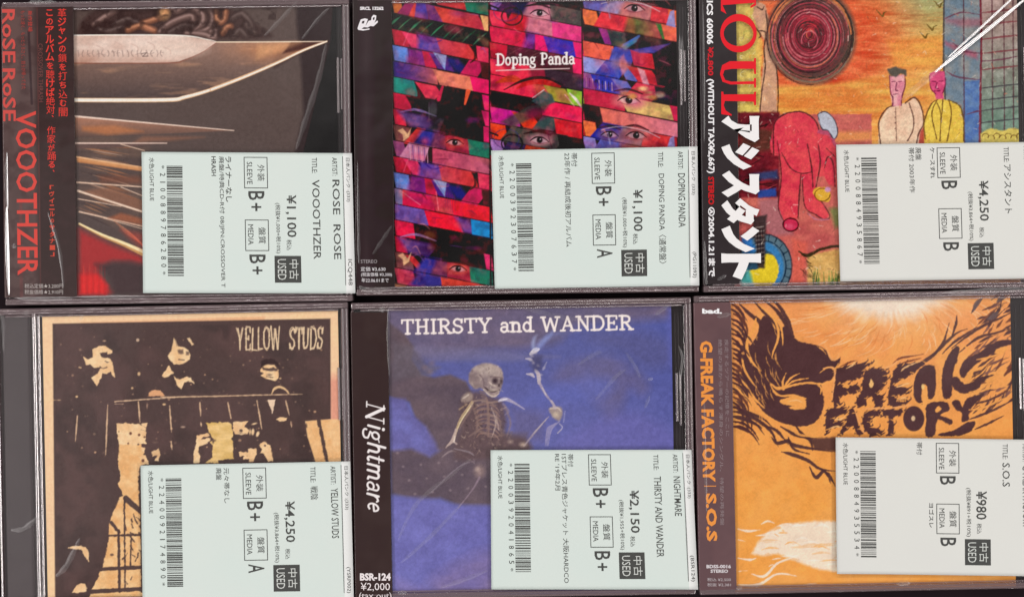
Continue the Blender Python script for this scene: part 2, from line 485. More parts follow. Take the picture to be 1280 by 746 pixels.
# skeleton letters for the serif, typewriter and scratched titles: width, strokes (k thick / t thin), feet
def arc(cx, cy, rx, ry, a0, a1, n=14):
    t = np.radians(np.linspace(a0, a1, n)); return [(cx + rx * math.cos(x), cy + ry * math.sin(x)) for x in t]
XH = 0.66
GL = {
 'D': (.80, [([(.16, 0), (.16, 1)], 'k'), ([(.16, 1), (.40, 1)] + arc(.36, .5, .36, .5, 80, -80) + [(.36, 0), (.16, 0)], 'm')], [(.12, 0), (.12, 1)]),
 'P': (.66, [([(.16, 0), (.16, 1)], 'k'), ([(.16, 1), (.34, 1)] + arc(.34, .74, .24, .26, 85, -85) + [(.16, .48)], 'm')], [(.17, 0), (.12, 1)]),
 'T': (.74, [([(.37, 0), (.37, 1)], 'k'), ([(.04, 1), (.70, 1)], 't'), ([(.05, 1), (.04, .78)], 't'), ([(.69, 1), (.70, .78)], 't')], [(.37, 0)]),
 'H': (.84, [([(.18, 0), (.18, 1)], 'k'), ([(.66, 0), (.66, 1)], 'k'), ([(.18, .5), (.66, .5)], 't')], [(.18, 0), (.18, 1), (.66, 0), (.66, 1)]),
 'I': (.40, [([(.20, 0), (.20, 1)], 'k')], [(.20, 0), (.20, 1)]),
 'R': (.80, [([(.18, 0), (.18, 1)], 'k'), ([(.18, 1), (.38, 1)] + arc(.38, .75, .24, .25, 85, -85) + [(.18, .5)], 'm'), ([(.38, .5), (.70, 0)], 'k')], [(.18, 0), (.14, 1), (.70, 0)]),
 'S': (.64, [([(.54, .76)] + arc(.32, .76, .23, .24, 20, 240, 10) + arc(.31, .25, .25, .25, 70, -150, 10) + [(.07, .26)], 'm'), ([(.55, .98), (.55, .74)], 't'), ([(.08, .02), (.07, .28)], 't')], []),
 'Y': (.80, [([(.40, 0), (.40, .46)], 'k'), ([(.12, 1), (.40, .46)], 'k'), ([(.68, 1), (.40, .46)], 't')], [(.40, 0), (.13, 1), (.67, 1)]),
 'W': (1.06, [([(.10, 1), (.30, 0)], 'k'), ([(.30, 0), (.53, .9)], 't'), ([(.53, .9), (.76, 0)], 'k'), ([(.76, 0), (.96, 1)], 't')], [(.11, 1), (.95, 1)]),
 'A': (.86, [([(.14, 0), (.43, 1)], 't'), ([(.43, 1), (.72, 0)], 'k'), ([(.24, .34), (.62, .34)], 't')], [(.14, 0), (.72, 0)]),
 'N': (.84, [([(.16, 0), (.16, 1)], 't'), ([(.16, 1), (.68, 0)], 'k'), ([(.68, 0), (.68, 1)], 't')], [(.16, 0), (.14, 1), (.68, 1)]),
 'E': (.72, [([(.18, 0), (.18, 1)], 'k'), ([(.18, 1), (.62, 1), (.62, .8)], 't'), ([(.18, .5), (.48, .5)], 't'), ([(.18, 0), (.64, 0), (.64, .22)], 't'), ([(.48, .6), (.48, .4)], 't')], [(.14, 0), (.14, 1)]),
 'L': (.62, [([(.14, 1), (.14, 0)], 'k'), ([(.14, 0), (.58, 0)], 't')], []),
 'O': (.74, [(arc(.37, .5, .30, .5, 0, 360, 20), 'm')], []),
 'U': (.74, [([(.12, 1), (.14, .3)] + arc(.36, .28, .22, .28, 180, 360, 9) + [(.60, 1)], 'm')], []),
 'a': (.56, [(arc(.27, XH - .17, .17, .17, 160, 0, 8) + [(.44, .10), (.52, .02)], 'm'), (arc(.26, .18, .18, .19, 60, 330, 14), 'm')], []),
 'n': (.66, [([(.16, 0), (.16, XH)], 'k'), (arc(.34, XH - .22, .18, .22, 170, 0, 9) + [(.52, 0)], 'k')], [(.16, 0), (.12, XH), (.52, 0)]),
 'd': (.64, [([(.48, 0), (.48, 1.02)], 'k'), (arc(.28, .33, .20, .33, 35, 325, 16), 'm')], [(.54, 0), (.44, 1.02)]),
 'o': (.58, [(arc(.28, .33, .21, .33, 0, 360, 20), 'm')], []),
 'p': (.64, [([(.16, -.32), (.16, XH)], 'k'), (arc(.34, .33, .21, .33, 145, -145, 16), 'm')], [(.16, -.32), (.11, XH)]),
 'i': (.32, [([(.16, 0), (.16, XH)], 'k'), ([(.15, .90), (.17, .90)], 'dot')], [(.16, 0), (.11, XH)]),
 'g': (.60, [(arc(.26, .44, .18, .21, 0, 360, 16), 'm'), ([(.20, .24), (.12, .12), (.30, .06), (.48, -.02)] + arc(.27, -.16, .23, .15, 20, -200, 12), 'm'), ([(.40, .60), (.56, .66)], 't')], []),
 'h': (.64, [([(.14, 0), (.14, 1.02)], 'k'), (arc(.32, XH - .22, .18, .22, 170, 0, 9) + [(.50, .06), (.60, .02)], 'k')], [(.10, 1.02)]),
 't': (.40, [([(.18, .92), (.16, .12)] + arc(.27, .12, .11, .12, 180, 320, 6), 'k'), ([(.02, XH), (.38, XH)], 't')], []),
 'm': (.98, [([(.14, 0), (.14, XH)], 'k'), (arc(.30, XH - .2, .17, .2, 170, 0, 9) + [(.47, 0)], 'k'), (arc(.64, XH - .2, .17, .2, 170, 0, 9) + [(.81, .06), (.92, .02)], 'k')], [(.10, XH)]),
 'r': (.48, [([(.14, 0), (.14, XH)], 'k'), ([(.15, .40), (.24, .58), (.38, .64), (.44, .56)], 'm')], [(.10, XH)]),
 'e': (.56, [([(.10, .36), (.46, .40)] + arc(.28, .36, .19, .30, 10, 310, 14), 'm')], []),
}
def letters(p, s, x0, y0, length, cap, c, thick, thin, serif, direction=0.0, slant=0.0, track=0.04, jitter=0.0, seed=1, a=1.0):
    """Draws skeleton letters with the painter; (x0, y0) is the start of the base line in photograph pixels."""
    keep = p.fr; p.fr = (0, 0, 1)
    rnd = random.Random(seed)
    adv = [(.42 if ch == ' ' else GL[ch][0] + track) for ch in s]
    kx = length / sum(adv)
    ct, st = math.cos(math.radians(direction)), math.sin(math.radians(direction))
    x = 0.0
    for ch, w in zip(s, adv):
        if ch != ' ':
            _, strokes, feet = GL[ch]
            def M(q):
                u = (x + q[0]) * kx + slant * q[1] * cap; v = q[1] * cap
                return (x0 + u * ct + v * st, y0 + u * st - v * ct)
            for pts, k in strokes:
                wd = {'k': thick, 't': thin, 'm': (thick * .62 + thin * .38), 'dot': thick * 1.25}[k]
                Q = [M((q[0] + rnd.uniform(-jitter, jitter), q[1] + rnd.uniform(-jitter, jitter))) for q in pts]
                p.line(Q, wd, c, a, smooth=0)
            for (fx, fy) in feet:
                if serif > 0:
                    h = serif / kx
                    p.line([M((fx - h, fy)), M((fx + h, fy))], thin * 1.1, c, a, smooth=0)
        x += w
    p.fr = keep
# ------------------------------------------------------------------ the six printed covers
def vgrad(y0, c0, y1, c1):
    c0, c1 = np.array(c0, float), np.array(c1, float)
    return lambda X, Y: c0 + (c1 - c0) * np.clip((Y - y0) / (y1 - y0), 0, 1)[..., None]
def hgrad(x0, c0, x1, c1):
    c0, c1 = np.array(c0, float), np.array(c1, float)
    return lambda X, Y: c0 + (c1 - c0) * np.clip((X - x0) / (x1 - x0), 0, 1)[..., None]
def streak(c0, c1, sc, seed, ax=(1, 1)):
    c0, c1 = np.array(c0, float), np.array(c1, float)
    return lambda X, Y: c0 + (c1 - c0) * np.clip(fbm(X / ax[0], Y / ax[1], sc, seed) * 2 - .5, 0, 1)[..., None]

def paint_blades(p):
    p.C[:] = (99, 83, 79)
    al = (slice(None), slice(None))
    p.mix(al, np.clip((p.Y - 100) / 200, 0, 1) * .45, (76, 62, 62))
    # folded, brain-like mass behind the blades
    p.z(90, 0, 4.923)
    p.poly([(20, 210), (60, 120), (160, 50), (330, 12), (560, 2), (800, 8), (960, 50), (1090, 120), (1180, 180), (1220, 230), (900, 240), (20, 225)], (80, 62, 60), .85, 5, 4)
    tubes = [([(130, 148), (190, 108), (260, 62), (312, 40)], 1), ([(205, 62), (300, 40), (390, 52)], 0), ([(250, 150), (340, 118), (420, 150)], 0), ([(150, 178), (220, 190), (300, 170)], 0),
             ([(430, 142), (500, 120), (560, 92), (576, 48)], 2), ([(340, 184), (420, 158), (505, 190)], 2), ([(600, 44), (640, 66), (690, 44)], 1), ([(536, 196), (600, 142), (690, 104), (736, 100), (742, 130)], 1), ([(596, 200), (680, 160), (740, 160)], 0),
             ([(752, 60), (800, 90), (800, 140), (756, 190)], 1), ([(842, 40), (866, 110), (836, 176), (776, 196)], 1), ([(884, 66), (890, 120), (916, 136), (938, 110), (944, 70)], 2), ([(700, 206), (800, 210), (870, 232), (884, 190), (850, 196)], 1), ([(924, 200), (950, 168), (972, 160)], 2),
             ([(986, 110), (1040, 84), (1090, 130), (1110, 180)], 0), ([(990, 224), (1030, 186), (1070, 222)], 0), ([(1070, 150), (1090, 180), (1120, 200)], 0), ([(420, 60), (480, 40), (540, 30)], 0), ([(620, 12), (700, 20), (780, 16)], 0)]
    for q, hot in tubes:
        c = ((98, 80, 76), (132, 103, 96), (172, 110, 84))[hot]; h = ((122, 102, 98), (180, 146, 138), (220, 152, 116))[hot]
        p.line(q, 9.5, (60, 46, 46), .5, 4); p.line(q, 7.0, c, .68, 4); p.line([(x - 3, y - 6) for x, y in q], [1.4, 3.4, 2.8, 1.2], h, .7, 2.6)
    p.ell(560, 80, 36, 40, (236, 176, 120), .6, 6); p.ell(470, 176, 30, 14, (226, 150, 116), .5, 5)
    p.tint(9, (66, 52, 51), .65, 71, .5, .7, (100, 2, 345, 46))
    # long lower blade with its bright edge
    p.z(200, 0, 3.927)
    body = [(-440, 190), (80, 190), (280, 205), (810, 203), (640, 275), (470, 350), (300, 430), (100, 485), (-440, 490)]
    def steel(X, Y):
        t = np.clip((Y - 45) / 80, 0, 1)[..., None]
        b = np.array((168, 130, 114)) * (1 - t) + np.array((88, 74, 73)) * t
        o = (np.clip((X - 270) / 60, 0, 1) * np.clip(1 - np.abs(Y - 62) / 22, 0, 1) * (.35 + .65 * fbm(X, Y / 3, 12, 4)))[..., None]
        b = b * (1 - o) + np.array((206, 134, 90)) * o
        s_ = (np.clip((fbm(X / 3, Y * 1.4, 12, 31) - .55) * 5, 0, 1) * .35)[..., None]
        return b * (1 - s_) + np.array((216, 160, 124)) * s_
    p.poly(body, steel, 1, 1.2)
    p.poly([(560, 330), (700, 250), (800, 205), (660, 215), (560, 270)], (60, 42, 44), .8, 6)
    p.poly([(640, 206), (805, 202), (700, 240)], (66, 38, 38), .85, 3)
    p.poly([(470, 215), (700, 206), (600, 240), (480, 280)], (222, 160, 116), .6, 8)
    p.line([(270, 205), (500, 205), (815, 202)], [.9, 1.0, .9], (246, 214, 186), .95)
    p.line([(-440, 490), (20, 490), (120, 476), (250, 438), (400, 380), (560, 312), (700, 246), (816, 202)], [5.4, 5.2, 5, 4.4, 4, 3.4, 2.8, 1.8], (226, 178, 138))
    p.line([(-440, 490), (20, 489), (120, 475), (250, 438), (400, 381), (560, 313), (700, 247), (816, 202)], [3.8, 3.6, 3.2, 2.4, 2, 1.6, 1.3, 1], (255, 240, 224))
    # broad upper blade
    up = [(-440, 172), (70, 172), (150, 180), (230, 194), (275, 206), (235, 240), (170, 270), (90, 300), (20, 308), (-440, 308)]
    p.poly(up, lambda X, Y: streak((240, 214, 200), (214, 178, 162), 16, 3, (2.4, .8))(X, Y) - np.clip((Y - 64) / 14, 0, 1)[..., None] * np.array((26, 36, 38)), 1, 1)
    p.line([(-440, 172), (70, 172), (230, 193), (275, 205)], [1.4, 1.6, 1, .7], (255, 240, 226))
    p.line([(275, 207), (200, 258), (110, 296), (30, 308), (-440, 309)], [.8, 1, 1.1, 1.2, 1.2], (148, 92, 78), .9)
    p.ell(60, 240, 150, 40, (246, 222, 206), .5, 9)
    p.z(0, 0, 3.927)
    rnd = random.Random(3)
    for x in range(380, 800, 24):      # worn marks engraved on the flat of the blade
        p.line([(x + rnd.uniform(-3, 3), 246), (x + rnd.uniform(-6, 8), 262), (x + rnd.uniform(-3, 9), 276)], 1.1, (150, 122, 116), .65)
        if rnd.random() < .6: p.line([(x - 5, 250 + rnd.uniform(0, 20)), (x + 12, 250 + rnd.uniform(0, 20))], .9, (158, 128, 120), .6)
    p.line([(690, 262), (716, 258), (696, 276), (724, 274)], .9, (96, 76, 74), .8, smooth=0)
    for x, yy in ((400, 200), (470, 222), (560, 205), (640, 214), (720, 205), (800, 230)):
        p.line([(x, yy), (x + 30, yy + 14), (x + 34, yy + 34)], 1.6, (214, 178, 164), .6)
    p.z(0, 180, 3.73)
    p.poly([(355, -40), (690, -30), (690, 420), (560, 400), (440, 330), (355, 300)], lambda X, Y: streak((112, 88, 78), (84, 68, 66), 9, 43, (4, 1))(X, Y), .75, 10)
    rnd2 = random.Random(19)
    for k in range(46):
        y = rnd2.uniform(-20, 330); x = rnd2.uniform(355, 500); L = rnd2.uniform(80, 190); sl = .12 + (y + 20) / 350 * .34
        p.line([(x, y), (x + L * .5, y + L * .5 * sl), (x + L, y + L * sl)], [.4, rnd2.uniform(.6, 2.6), .4], rnd2.choice([(190, 130, 92), (146, 102, 84), (222, 176, 146), (70, 54, 54), (168, 104, 70)]), .55)
    # narrow spikes fanning out below
    def spike(pts, c, edge, ew, a=1):
        p.poly(pts, c, a, 1.4)
        p.line([pts[0], pts[1]], ew, edge, .95, smooth=0)
    p.z(0, 0, 3.927)
    spike([(365, 570), (1145, 640), (700, 660), (365, 672)], vgrad(144, (186, 130, 106), 172, (102, 80, 74)), (244, 214, 196), [2.4, 1])
    p.poly([(400, 620), (560, 614), (700, 645), (520, 662), (400, 640)], (206, 124, 76), .6, 5)
    p.poly([(700, 668), (1000, 672), (830, 690), (650, 700)], (170, 110, 84), .5, 5)
    spike([(365, 702), (815, 702), (600, 722), (365, 730)], (104, 80, 76), (236, 204, 188), [2, 1.2])
    p.z(0, 180, 3.73)
    spike([(355, 60), (670, 112), (670, 128), (355, 84)], (190, 126, 82), (232, 178, 132), [2.2, 3])
    p.line([(355, 72), (670, 118)], [2, 4], (214, 150, 100), .8, smooth=0)
    for a, b, w in (((560, 0), (670, 30), 1.2), ((355, 178), (670, 200), 2.0), ((360, 218), (670, 318), 3.0), ((360, 255), (560, 290), 1.2), ((365, 315), (670, 385), 2.0), ((480, 345), (660, 395), 1.0), ((560, 200), (670, 245), 1.2)):
        p.line([a, b], [w, w * .8], (226, 190, 166), .95, smooth=0)
    p.poly([(362, 222), (670, 322), (670, 270), (520, 200)], (142, 96, 76), .75, 4)
    p.line([(360, 218), (670, 318)], 2.2, (236, 206, 184), .95, smooth=0)
    p.poly([(450, 145), (650, 150), (670, 185), (470, 180)], (130, 76, 58), .6, 6)
    p.poly([(560, 320), (670, 350), (670, 380), (500, 345)], (172, 96, 66), .7, 4)
    # red glow and the thickest spike at the bottom
    p.poly([(362, 395), (520, 470), (670, 525), (670, 560), (520, 545), (440, 600), (520, 690), (500, 702), (362, 702)], (176, 52, 54), .9, 10)
    p.poly([(365, 610), (450, 600), (500, 660), (490, 702), (365, 702)], (220, 44, 48), .9, 7)
    p.poly([(440, 560), (600, 545), (670, 570), (670, 702), (530, 702), (500, 620)], (74, 56, 58), .9, 9)
    for k in range(9):
        x = 372 + k * 14
        p.line([(x, 560 + 8 * (k % 3)), (x + 2, 700)], [.4, 1.3, .6], (244, 84, 70) if k % 2 else (150, 26, 34), .6, smooth=0)
    p.line([(365, 372), (470, 425), (570, 465), (670, 512)], [2.4, 4, 5.5, 7], (204, 150, 96), 1)
    p.line([(365, 370), (470, 421), (570, 460), (670, 503)], [1.8, 2.6, 3.4, 4.2], (252, 226, 176), 1)
    for k in range(8):
        p.line([(520 + k * 8, 350 + k * 9), (600 + k * 9, 410 + k * 9), (668, 470 + k * 4)], [.4, .9, .5], (214, 110, 80) if k % 2 else (230, 160, 120), .55)
    p.poly([(560, 400), (670, 415), (670, 500), (610, 450)], (200, 66, 56), .45, 8)
    # right-hand darkness
    p.z(200, 0, 3.927)
    p.poly([(664, 0), (668, 110), (690, 330), (702, 560), (660, 750), (655, 1500), (960, 1500), (960, 0)], (62, 50, 51), .92, 6)
    p.poly([(850, 0), (960, 0), (960, 760), (700, 760), (770, 470), (836, 205)], (34, 25, 27), .9, 3)
    # the tip reaches over the dark edge
    p.poly([(420, 204), (810, 203), (640, 275), (470, 350), (420, 366)], steel, .8, 3)
    p.poly([(640, 206), (805, 202), (700, 242), (600, 262)], (74, 44, 42), .85, 3); p.poly([(480, 216), (690, 208), (590, 244), (470, 290)], (226, 166, 120), .6, 7)
    p.line([(270, 205), (500, 205), (815, 202)], [1.2, 1.2, 1.0], (250, 224, 198), .95)
    p.line([(250, 438), (400, 380), (560, 312), (700, 246), (816, 202)], [4.6, 4.4, 3.8, 3.2, 2.2], (226, 178, 138))
    p.line([(250, 438), (400, 381), (560, 313), (700, 247), (816, 202)], [2.4, 2, 1.7, 1.4, 1.2], (255, 242, 226))
    p.grain(3, .05, 91); p.grain(1.6, .04, 92)

def bands(p, x0, x1, top, step, slope, rows, skew=.012, edge=(30, 8, 18)):
    """Slanting strips of colour torn across one column of the cover; a strip is (from, to, colour or two colours)."""
    w = x1 - x0
    for k, segs in rows.items():
        y0 = top + step * k; y1 = y0 + step
        for i, sg in enumerate(segs):
            a, b, c = sg[:3]; lean = sg[3] if len(sg) > 3 and sg[3] else ((i * 37 + k * 53) % 17 - 8) * 1.1
            if a <= 0 or b >= 1: lean = abs(lean) * .3
            xa, xb = x0 + a * w + skew * y0, x0 + b * w + skew * y0
            if isinstance(c[0], tuple): c = hgrad(xa, c[0], xb, c[1])
            P = [(xa - lean, y0 + slope * (xa - x0)), (xb - lean, y0 + slope * (xb - x0)), (xb + lean, y1 + slope * (xb - x0)), (xa + lean, y1 + slope * (xa - x0))]
            soft = 6 if (len(sg) > 4 and sg[4] == 's') else 1.3
            p.poly(P, c, 1, soft)
    for k in range(-2, 19):
        y = top + step * k
        p.line([(x0, y), (x1 + 3, y + slope * w)], .9, edge, .75, smooth=0)

def eye(p, x, y, s=1.0, skin=None, tilt=8, a=1.0):
    s *= 1.3
    p.fr = (0, 0, 1)
    if skin: p.ell(x, y, 15 * s, 7 * s, skin, .7 * a, 5)
    t = math.tan(math.radians(tilt))
    p.line([(x - 13 * s, y - 8 * s - 13 * s * t * .3), (x, y - 10 * s), (x + 13 * s, y - 7 * s + 13 * s * t)], [1.5, 3.4, 1.6], (36, 18, 26), .75 * a)
    p.ell(x, y, 8.5 * s, 3.2 * s, (206, 178, 184), .6 * a, 1.6, tilt)
    p.ell(x + .5, y, 3.3 * s, 3.3 * s, (30, 16, 22), .95 * a, 1.2)
    p.ell(x + 1.6, y - 1.2, .8, .8, (240, 230, 230), .8 * a, .8)
    p.line([(x - 10 * s, y + .5), (x - 4 * s, y - 3.2 * s), (x + 4 * s, y - 3.0 * s), (x + 11 * s, y + 2 * s)], [1.0, 1.9, 1.6, .8], (28, 12, 20), .9 * a)
    p.line([(x - 8 * s, y + 2 * s), (x, y + 4 * s), (x + 9 * s, y + 2.5 * s)], [.5, .9, .5], (110, 40, 60), .6 * a)

def paint_faces(p):
    p.C[:] = (40, 24, 30)
    R, K = random.Random(8), (36, 24, 29)
    A = {  # left column
     -2: [(0, .4, (120, 60, 66)), (.4, .78, ((190, 60, 76), (206, 66, 62))), (.76, 1.02, (18, 128, 100))],
     -1: [(0, .1, (222, 120, 60)), (.1, .22, (156, 50, 96)), (.2, .26, (214, 70, 60)), (.24, .38, (86, 66, 158)), (.36, .52, (112, 56, 112)), (.48, .94, ((214, 70, 62), (190, 56, 74))), (.94, 1.02, (240, 186, 116))],
     0: [(0, 1.02, (28, 46, 38))],
     1: [(0, .16, (190, 42, 64)), (.14, .29, (238, 66, 104), 6), (.26, .52, ((80, 66, 156), (128, 78, 150)), 0, 's'), (.48, .86, ((196, 66, 84), (212, 62, 60))), (.85, .89, (44, 10, 22)), (.88, 1.02, (226, 62, 92), -3)],
     2: [(0, .16, (108, 132, 206)), (.15, .40, (128, 50, 122), 0, 's'), (.32, .44, (196, 30, 72)), (.42, .60, (84, 50, 130)), (.58, .76, (48, 38, 112), 0, 's'), (.75, .93, (206, 12, 92)), (.92, 1.02, (84, 10, 42))],
     3: [(0, .24, ((62, 48, 124), (108, 62, 124))), (.23, .46, ((108, 62, 124), (222, 108, 104))), (.45, .84, ((232, 132, 106), (240, 128, 100))), (.82, 1.02, (236, 18, 102))],
     4: [(0, .25, ((18, 142, 126), (12, 128, 118))), (.24, .29, (56, 30, 42)), (.28, .50, (228, 62, 84)), (.49, .95, (36, 21, 28)), (.94, 1.02, (236, 44, 112))],
     5: [(0, .18, (228, 42, 76)), (.17, .95, (37, 29, 31)), (.94, 1.02, (236, 50, 110))],
     6: [(0, .12, (214, 50, 72)), (.10, .42, ((108, 84, 142), (92, 62, 112)), 0, 's'), (.4, .52, (62, 56, 62), 0, 's'), (.5, .95, (36, 22, 30)), (.94, 1.02, (236, 50, 108))],
     7: [(0, .18, (120, 74, 70)), (.17, .26, (206, 62, 62)), (.25, .42, (66, 62, 150), 0, 's'), (.40, .56, (112, 58, 88), 0, 's'), (.54, .8, (150, 42, 64)), (.78, 1.02, (12, 124, 98))],
     8: [(0, .12, (146, 74, 116)), (.1, .36, (196, 124, 156)), (.34, .41, (58, 28, 40)), (.40, 1.02, ((206, 78, 104), (186, 92, 116)))],
     11: [(0, .09, (124, 112, 152)), (.08, .42, (214, 46, 80)), (.40, .62, (204, 62, 78)), (.6, 1.02, (240, 34, 60))],
     12: [(0, .35, (116, 88, 164)), (.33, .69, (240, 38, 62), 3), (.67, .82, (118, 74, 144), 0, 's'), (.80, 1.02, (12, 140, 206), -3)],
     13: [(0, .21, (230, 46, 76), 3), (.2, 1.02, (38, 30, 32))],
     14: [(0, .12, (210, 42, 70)), (.08, .42, ((112, 78, 140), (88, 58, 116)), 0, 's'), (.4, .95, (36, 25, 31)), (.94, 1.02, (236, 60, 112))],
     16: [(0, .2, (196, 62, 82)), (.19, .5, (64, 56, 130), 0, 's'), (.48, 1.02, ((214, 74, 60), (206, 60, 56)))],
     17: [(0, .12, (236, 168, 112), 0, 's'), (.1, .27, (212, 42, 94), 0, 's'), (.25, .42, (196, 184, 188), 0, 's'), (.40, 1.02, (200, 62, 62))],
    }
    A[9] = A[1]; A[10] = A[2]; A[15] = A[7]
    bands(p, 490.5, 610, 15.7, 19.85, .2, A)
    p.fr = (0, 0, 1)
    for k in range(9):      # leaves in the dark strip
        x = 494 + k * 13 + R.uniform(-3, 3); y = 26 + .2 * (x - 490)
        p.line([(x - 8, y + 8), (x, y), (x + 9, y - 7)], [.5, R.uniform(1.5, 3), .4], R.choice([(74, 140, 100), (50, 104, 76), (92, 150, 112)]), .8)
    p.line([(588, 40), (600, 46), (612, 56)], [1, 3, 1], (16, 60, 40), .9)
    for y0 in (0, 158.8):   # the repeated half-face
        p.poly([(541, 65 + y0 * 1.0), (558, 69 + y0), (556, 87 + y0)], (146, 168, 220), .95, 1.6)
        p.line([(546, 68 + y0), (554, 82 + y0)], 1.6, (92, 110, 180), .6)
        p.line([(530, 44 + y0), (540, 52 + y0), (552, 50 + y0)], [1, 2.6, 1], (60, 40, 120), .6)
        p.ell(502, 66 + y0, 8, 6, (92, 140, 220), .5, 5)
        p.line([(510, 40 + y0), (504, 56 + y0)], [1, 2], (250, 120, 140), .4)
        p.line([(592, 60 + y0), (594, 72 + y0), (588, 78 + y0)], [1.5, 3, 1.5], (50, 8, 20), .75)
    for y0 in (0, 156):
        p.poly([(503, 160 + y0), (509, 167 + y0), (514, 159 + y0), (511, 171 + y0), (504, 176 + y0), (503, 168 + y0), (497, 163 + y0)], (246, 190, 140), .9, 1.4)
        p.line([(500, 140 + y0), (520, 137 + y0), (545, 145 + y0)], [1, 3.2, 1], (150, 128, 190), .7)
    p.line([(553, 108), (548, 124)], [3, 5], (226, 50, 84), .95); p.line([(558, 110), (551, 128)], 1, (40, 10, 20), .9)
    p.line([(585, 114), (581, 130)], [6, 2.4], (238, 96, 64), .95)
    p.ell(541, 136, 6, 12, (92, 88, 92), .7, 5); p.line([(536, 128), (536, 150)], 1, (150, 146, 150), .4)
    p.ell(590, 150, 9, 4, (86, 36, 92), .8, 4); p.ell(590, 310, 12, 3, (86, 40, 92), .7, 3)
    for k in range(7):
        p.line([(512 + k * 3.6, 181 + k * .7), (513 + k * 3.6, 199 + k * .7)], 1.1, (96, 70, 130) if k % 2 else (226, 170, 190), .75, smooth=0)
    p.line([(500, 238), (525, 256)], [1, 5, 1], (240, 150, 170), .6); p.line([(545, 240), (548, 262)], 1.4, (250, 140, 150), .5)
    for k in range(5): p.line([(556 + k * 3, 240 + k), (557 + k * 3, 262 + k)], .8, (150, 60, 90), .5, smooth=0)
    eye(p, 572, 336, .8, (214, 90, 70), 10); eye(p, 568, 178, .8, (206, 74, 62), 10)
    # middle column
    B = {
     -1: [(0, .14, ((160, 116, 190), (120, 90, 160))), (.13, .42, (48, 38, 72)), (.4, .7, (202, 122, 140), 0, 's'), (.66, 1.02, (84, 78, 74))],
     0: [(0, .2, (240, 50, 84)), (.19, .42, (206, 34, 54)), (.4, .72, (216, 120, 140), 0, 's'), (.68, 1.02, (234, 64, 132))],
     1: [(0, .40, ((240, 54, 86), (214, 36, 70))), (.38, .5, (122, 64, 152), 0, 's'), (.49, .63, (240, 22, 110)), (.61, .94, ((92, 54, 168), (46, 54, 176))), (.92, 1.02, (236, 34, 112))],
     2: [(0, .2, (196, 40, 62)), (.18, .92, (84, 44, 54)), (.9, 1.02, (240, 48, 98))],
     3: [(0, .45, (240, 60, 82)), (.43, .62, (142, 42, 62), 0, 's'), (.6, 1.02, (68, 52, 60))],
     4: [(0, .5, (240, 58, 84)), (.48, .66, (206, 84, 70), 0, 's'), (.63, .87, (168, 150, 62)), (.85, 1.02, (148, 194, 62))],
     5: [(0, .62, (38, 25, 29)), (.55, 1.02, (238, 46, 84))],
     6: [(0, .31, ((210, 44, 132), (196, 40, 150))), (.29, .52, (228, 66, 46)), (.5, .72, (66, 80, 80)), (.7, 1.02, (222, 50, 58))],
     7: [(0, .17, (236, 72, 42)), (.16, .76, (76, 73, 68)), (.74, 1.02, (35, 26, 26))],
     8: [(0, .15, (172, 126, 194)), (.13, .36, (62, 52, 84)), (.35, .72, ((214, 78, 44), (196, 72, 52))), (.71, 1.02, (35, 23, 28))],
     9: [(0, .1, (222, 62, 92)), (.09, .38, (58, 46, 92)), (.36, .72, (204, 132, 142), 0, 's'), (.70, 1.02, (226, 52, 132))],
     10: [(0, .4, (220, 40, 60)), (.38, 1.02, (222, 60, 128))],
    }
    bands(p, 612, 727, 11.5, 20.15, .187, B)
    p.fr = (0, 0, 1)
    for y0 in (0, 159):
        p.ring(640, 20 + y0, 13, 11, 2.0, (30, 16, 30), .85); p.ring(633, 14 + y0, 16, 12, 1.4, (60, 60, 110), .5)
        p.line([(622, 10 + y0), (612, 6 + y0)], 2.4, (24, 14, 26), .9)
        p.line([(655, 8 + y0), (676, 4 + y0), (694, 6 + y0)], [1.2, 3.2, 1.2], (34, 22, 28), .85)
        eye(p, 674, 16 + y0, .85, (214, 140, 150), 6)
        p.line([(684, 6 + y0), (690, 26 + y0)], [.6, 1.6], (60, 20, 40), .5)
    for k in range(14):
        x = 636 + R.uniform(0, 76); y = 55 + .187 * (x - 612) + R.uniform(-8, 8)
        p.line([(x - 6, y + 3), (x + 7, y - 4)], [.6, R.uniform(1, 3), .5], R.choice([(120, 60, 60), (46, 26, 36), (130, 96, 90)]), .6)
    p.line([(620, 103), (640, 98), (656, 104)], [2, 9, 2], (206, 76, 44), .8); p.line([(646, 110), (670, 100), (700, 108)], [2, 10, 3], (214, 50, 48), .85)
    p.line([(630, 112), (655, 100), (680, 97), (704, 106)], [1, 3.6, 3.6, 1], (36, 20, 26), .85)
    p.poly([(664, 126), (680, 113), (690, 118), (694, 128), (676, 133)], (70, 92, 92), .9, 2); p.line([(666, 122), (680, 112)], 1.2, (200, 214, 214), .8)
    p.line([(712, 116), (720, 124), (727, 134)], [1, 3.4, 1], (246, 226, 226), .9); p.line([(706, 118), (718, 132)], 1.2, (250, 190, 190), .7)
    p.poly([(626, 152), (660, 132), (690, 126), (680, 140), (640, 160)], (78, 76, 70), .8, 4)
    p.ell(670, 143, 12, 7, (150, 30, 70), .6, 6)
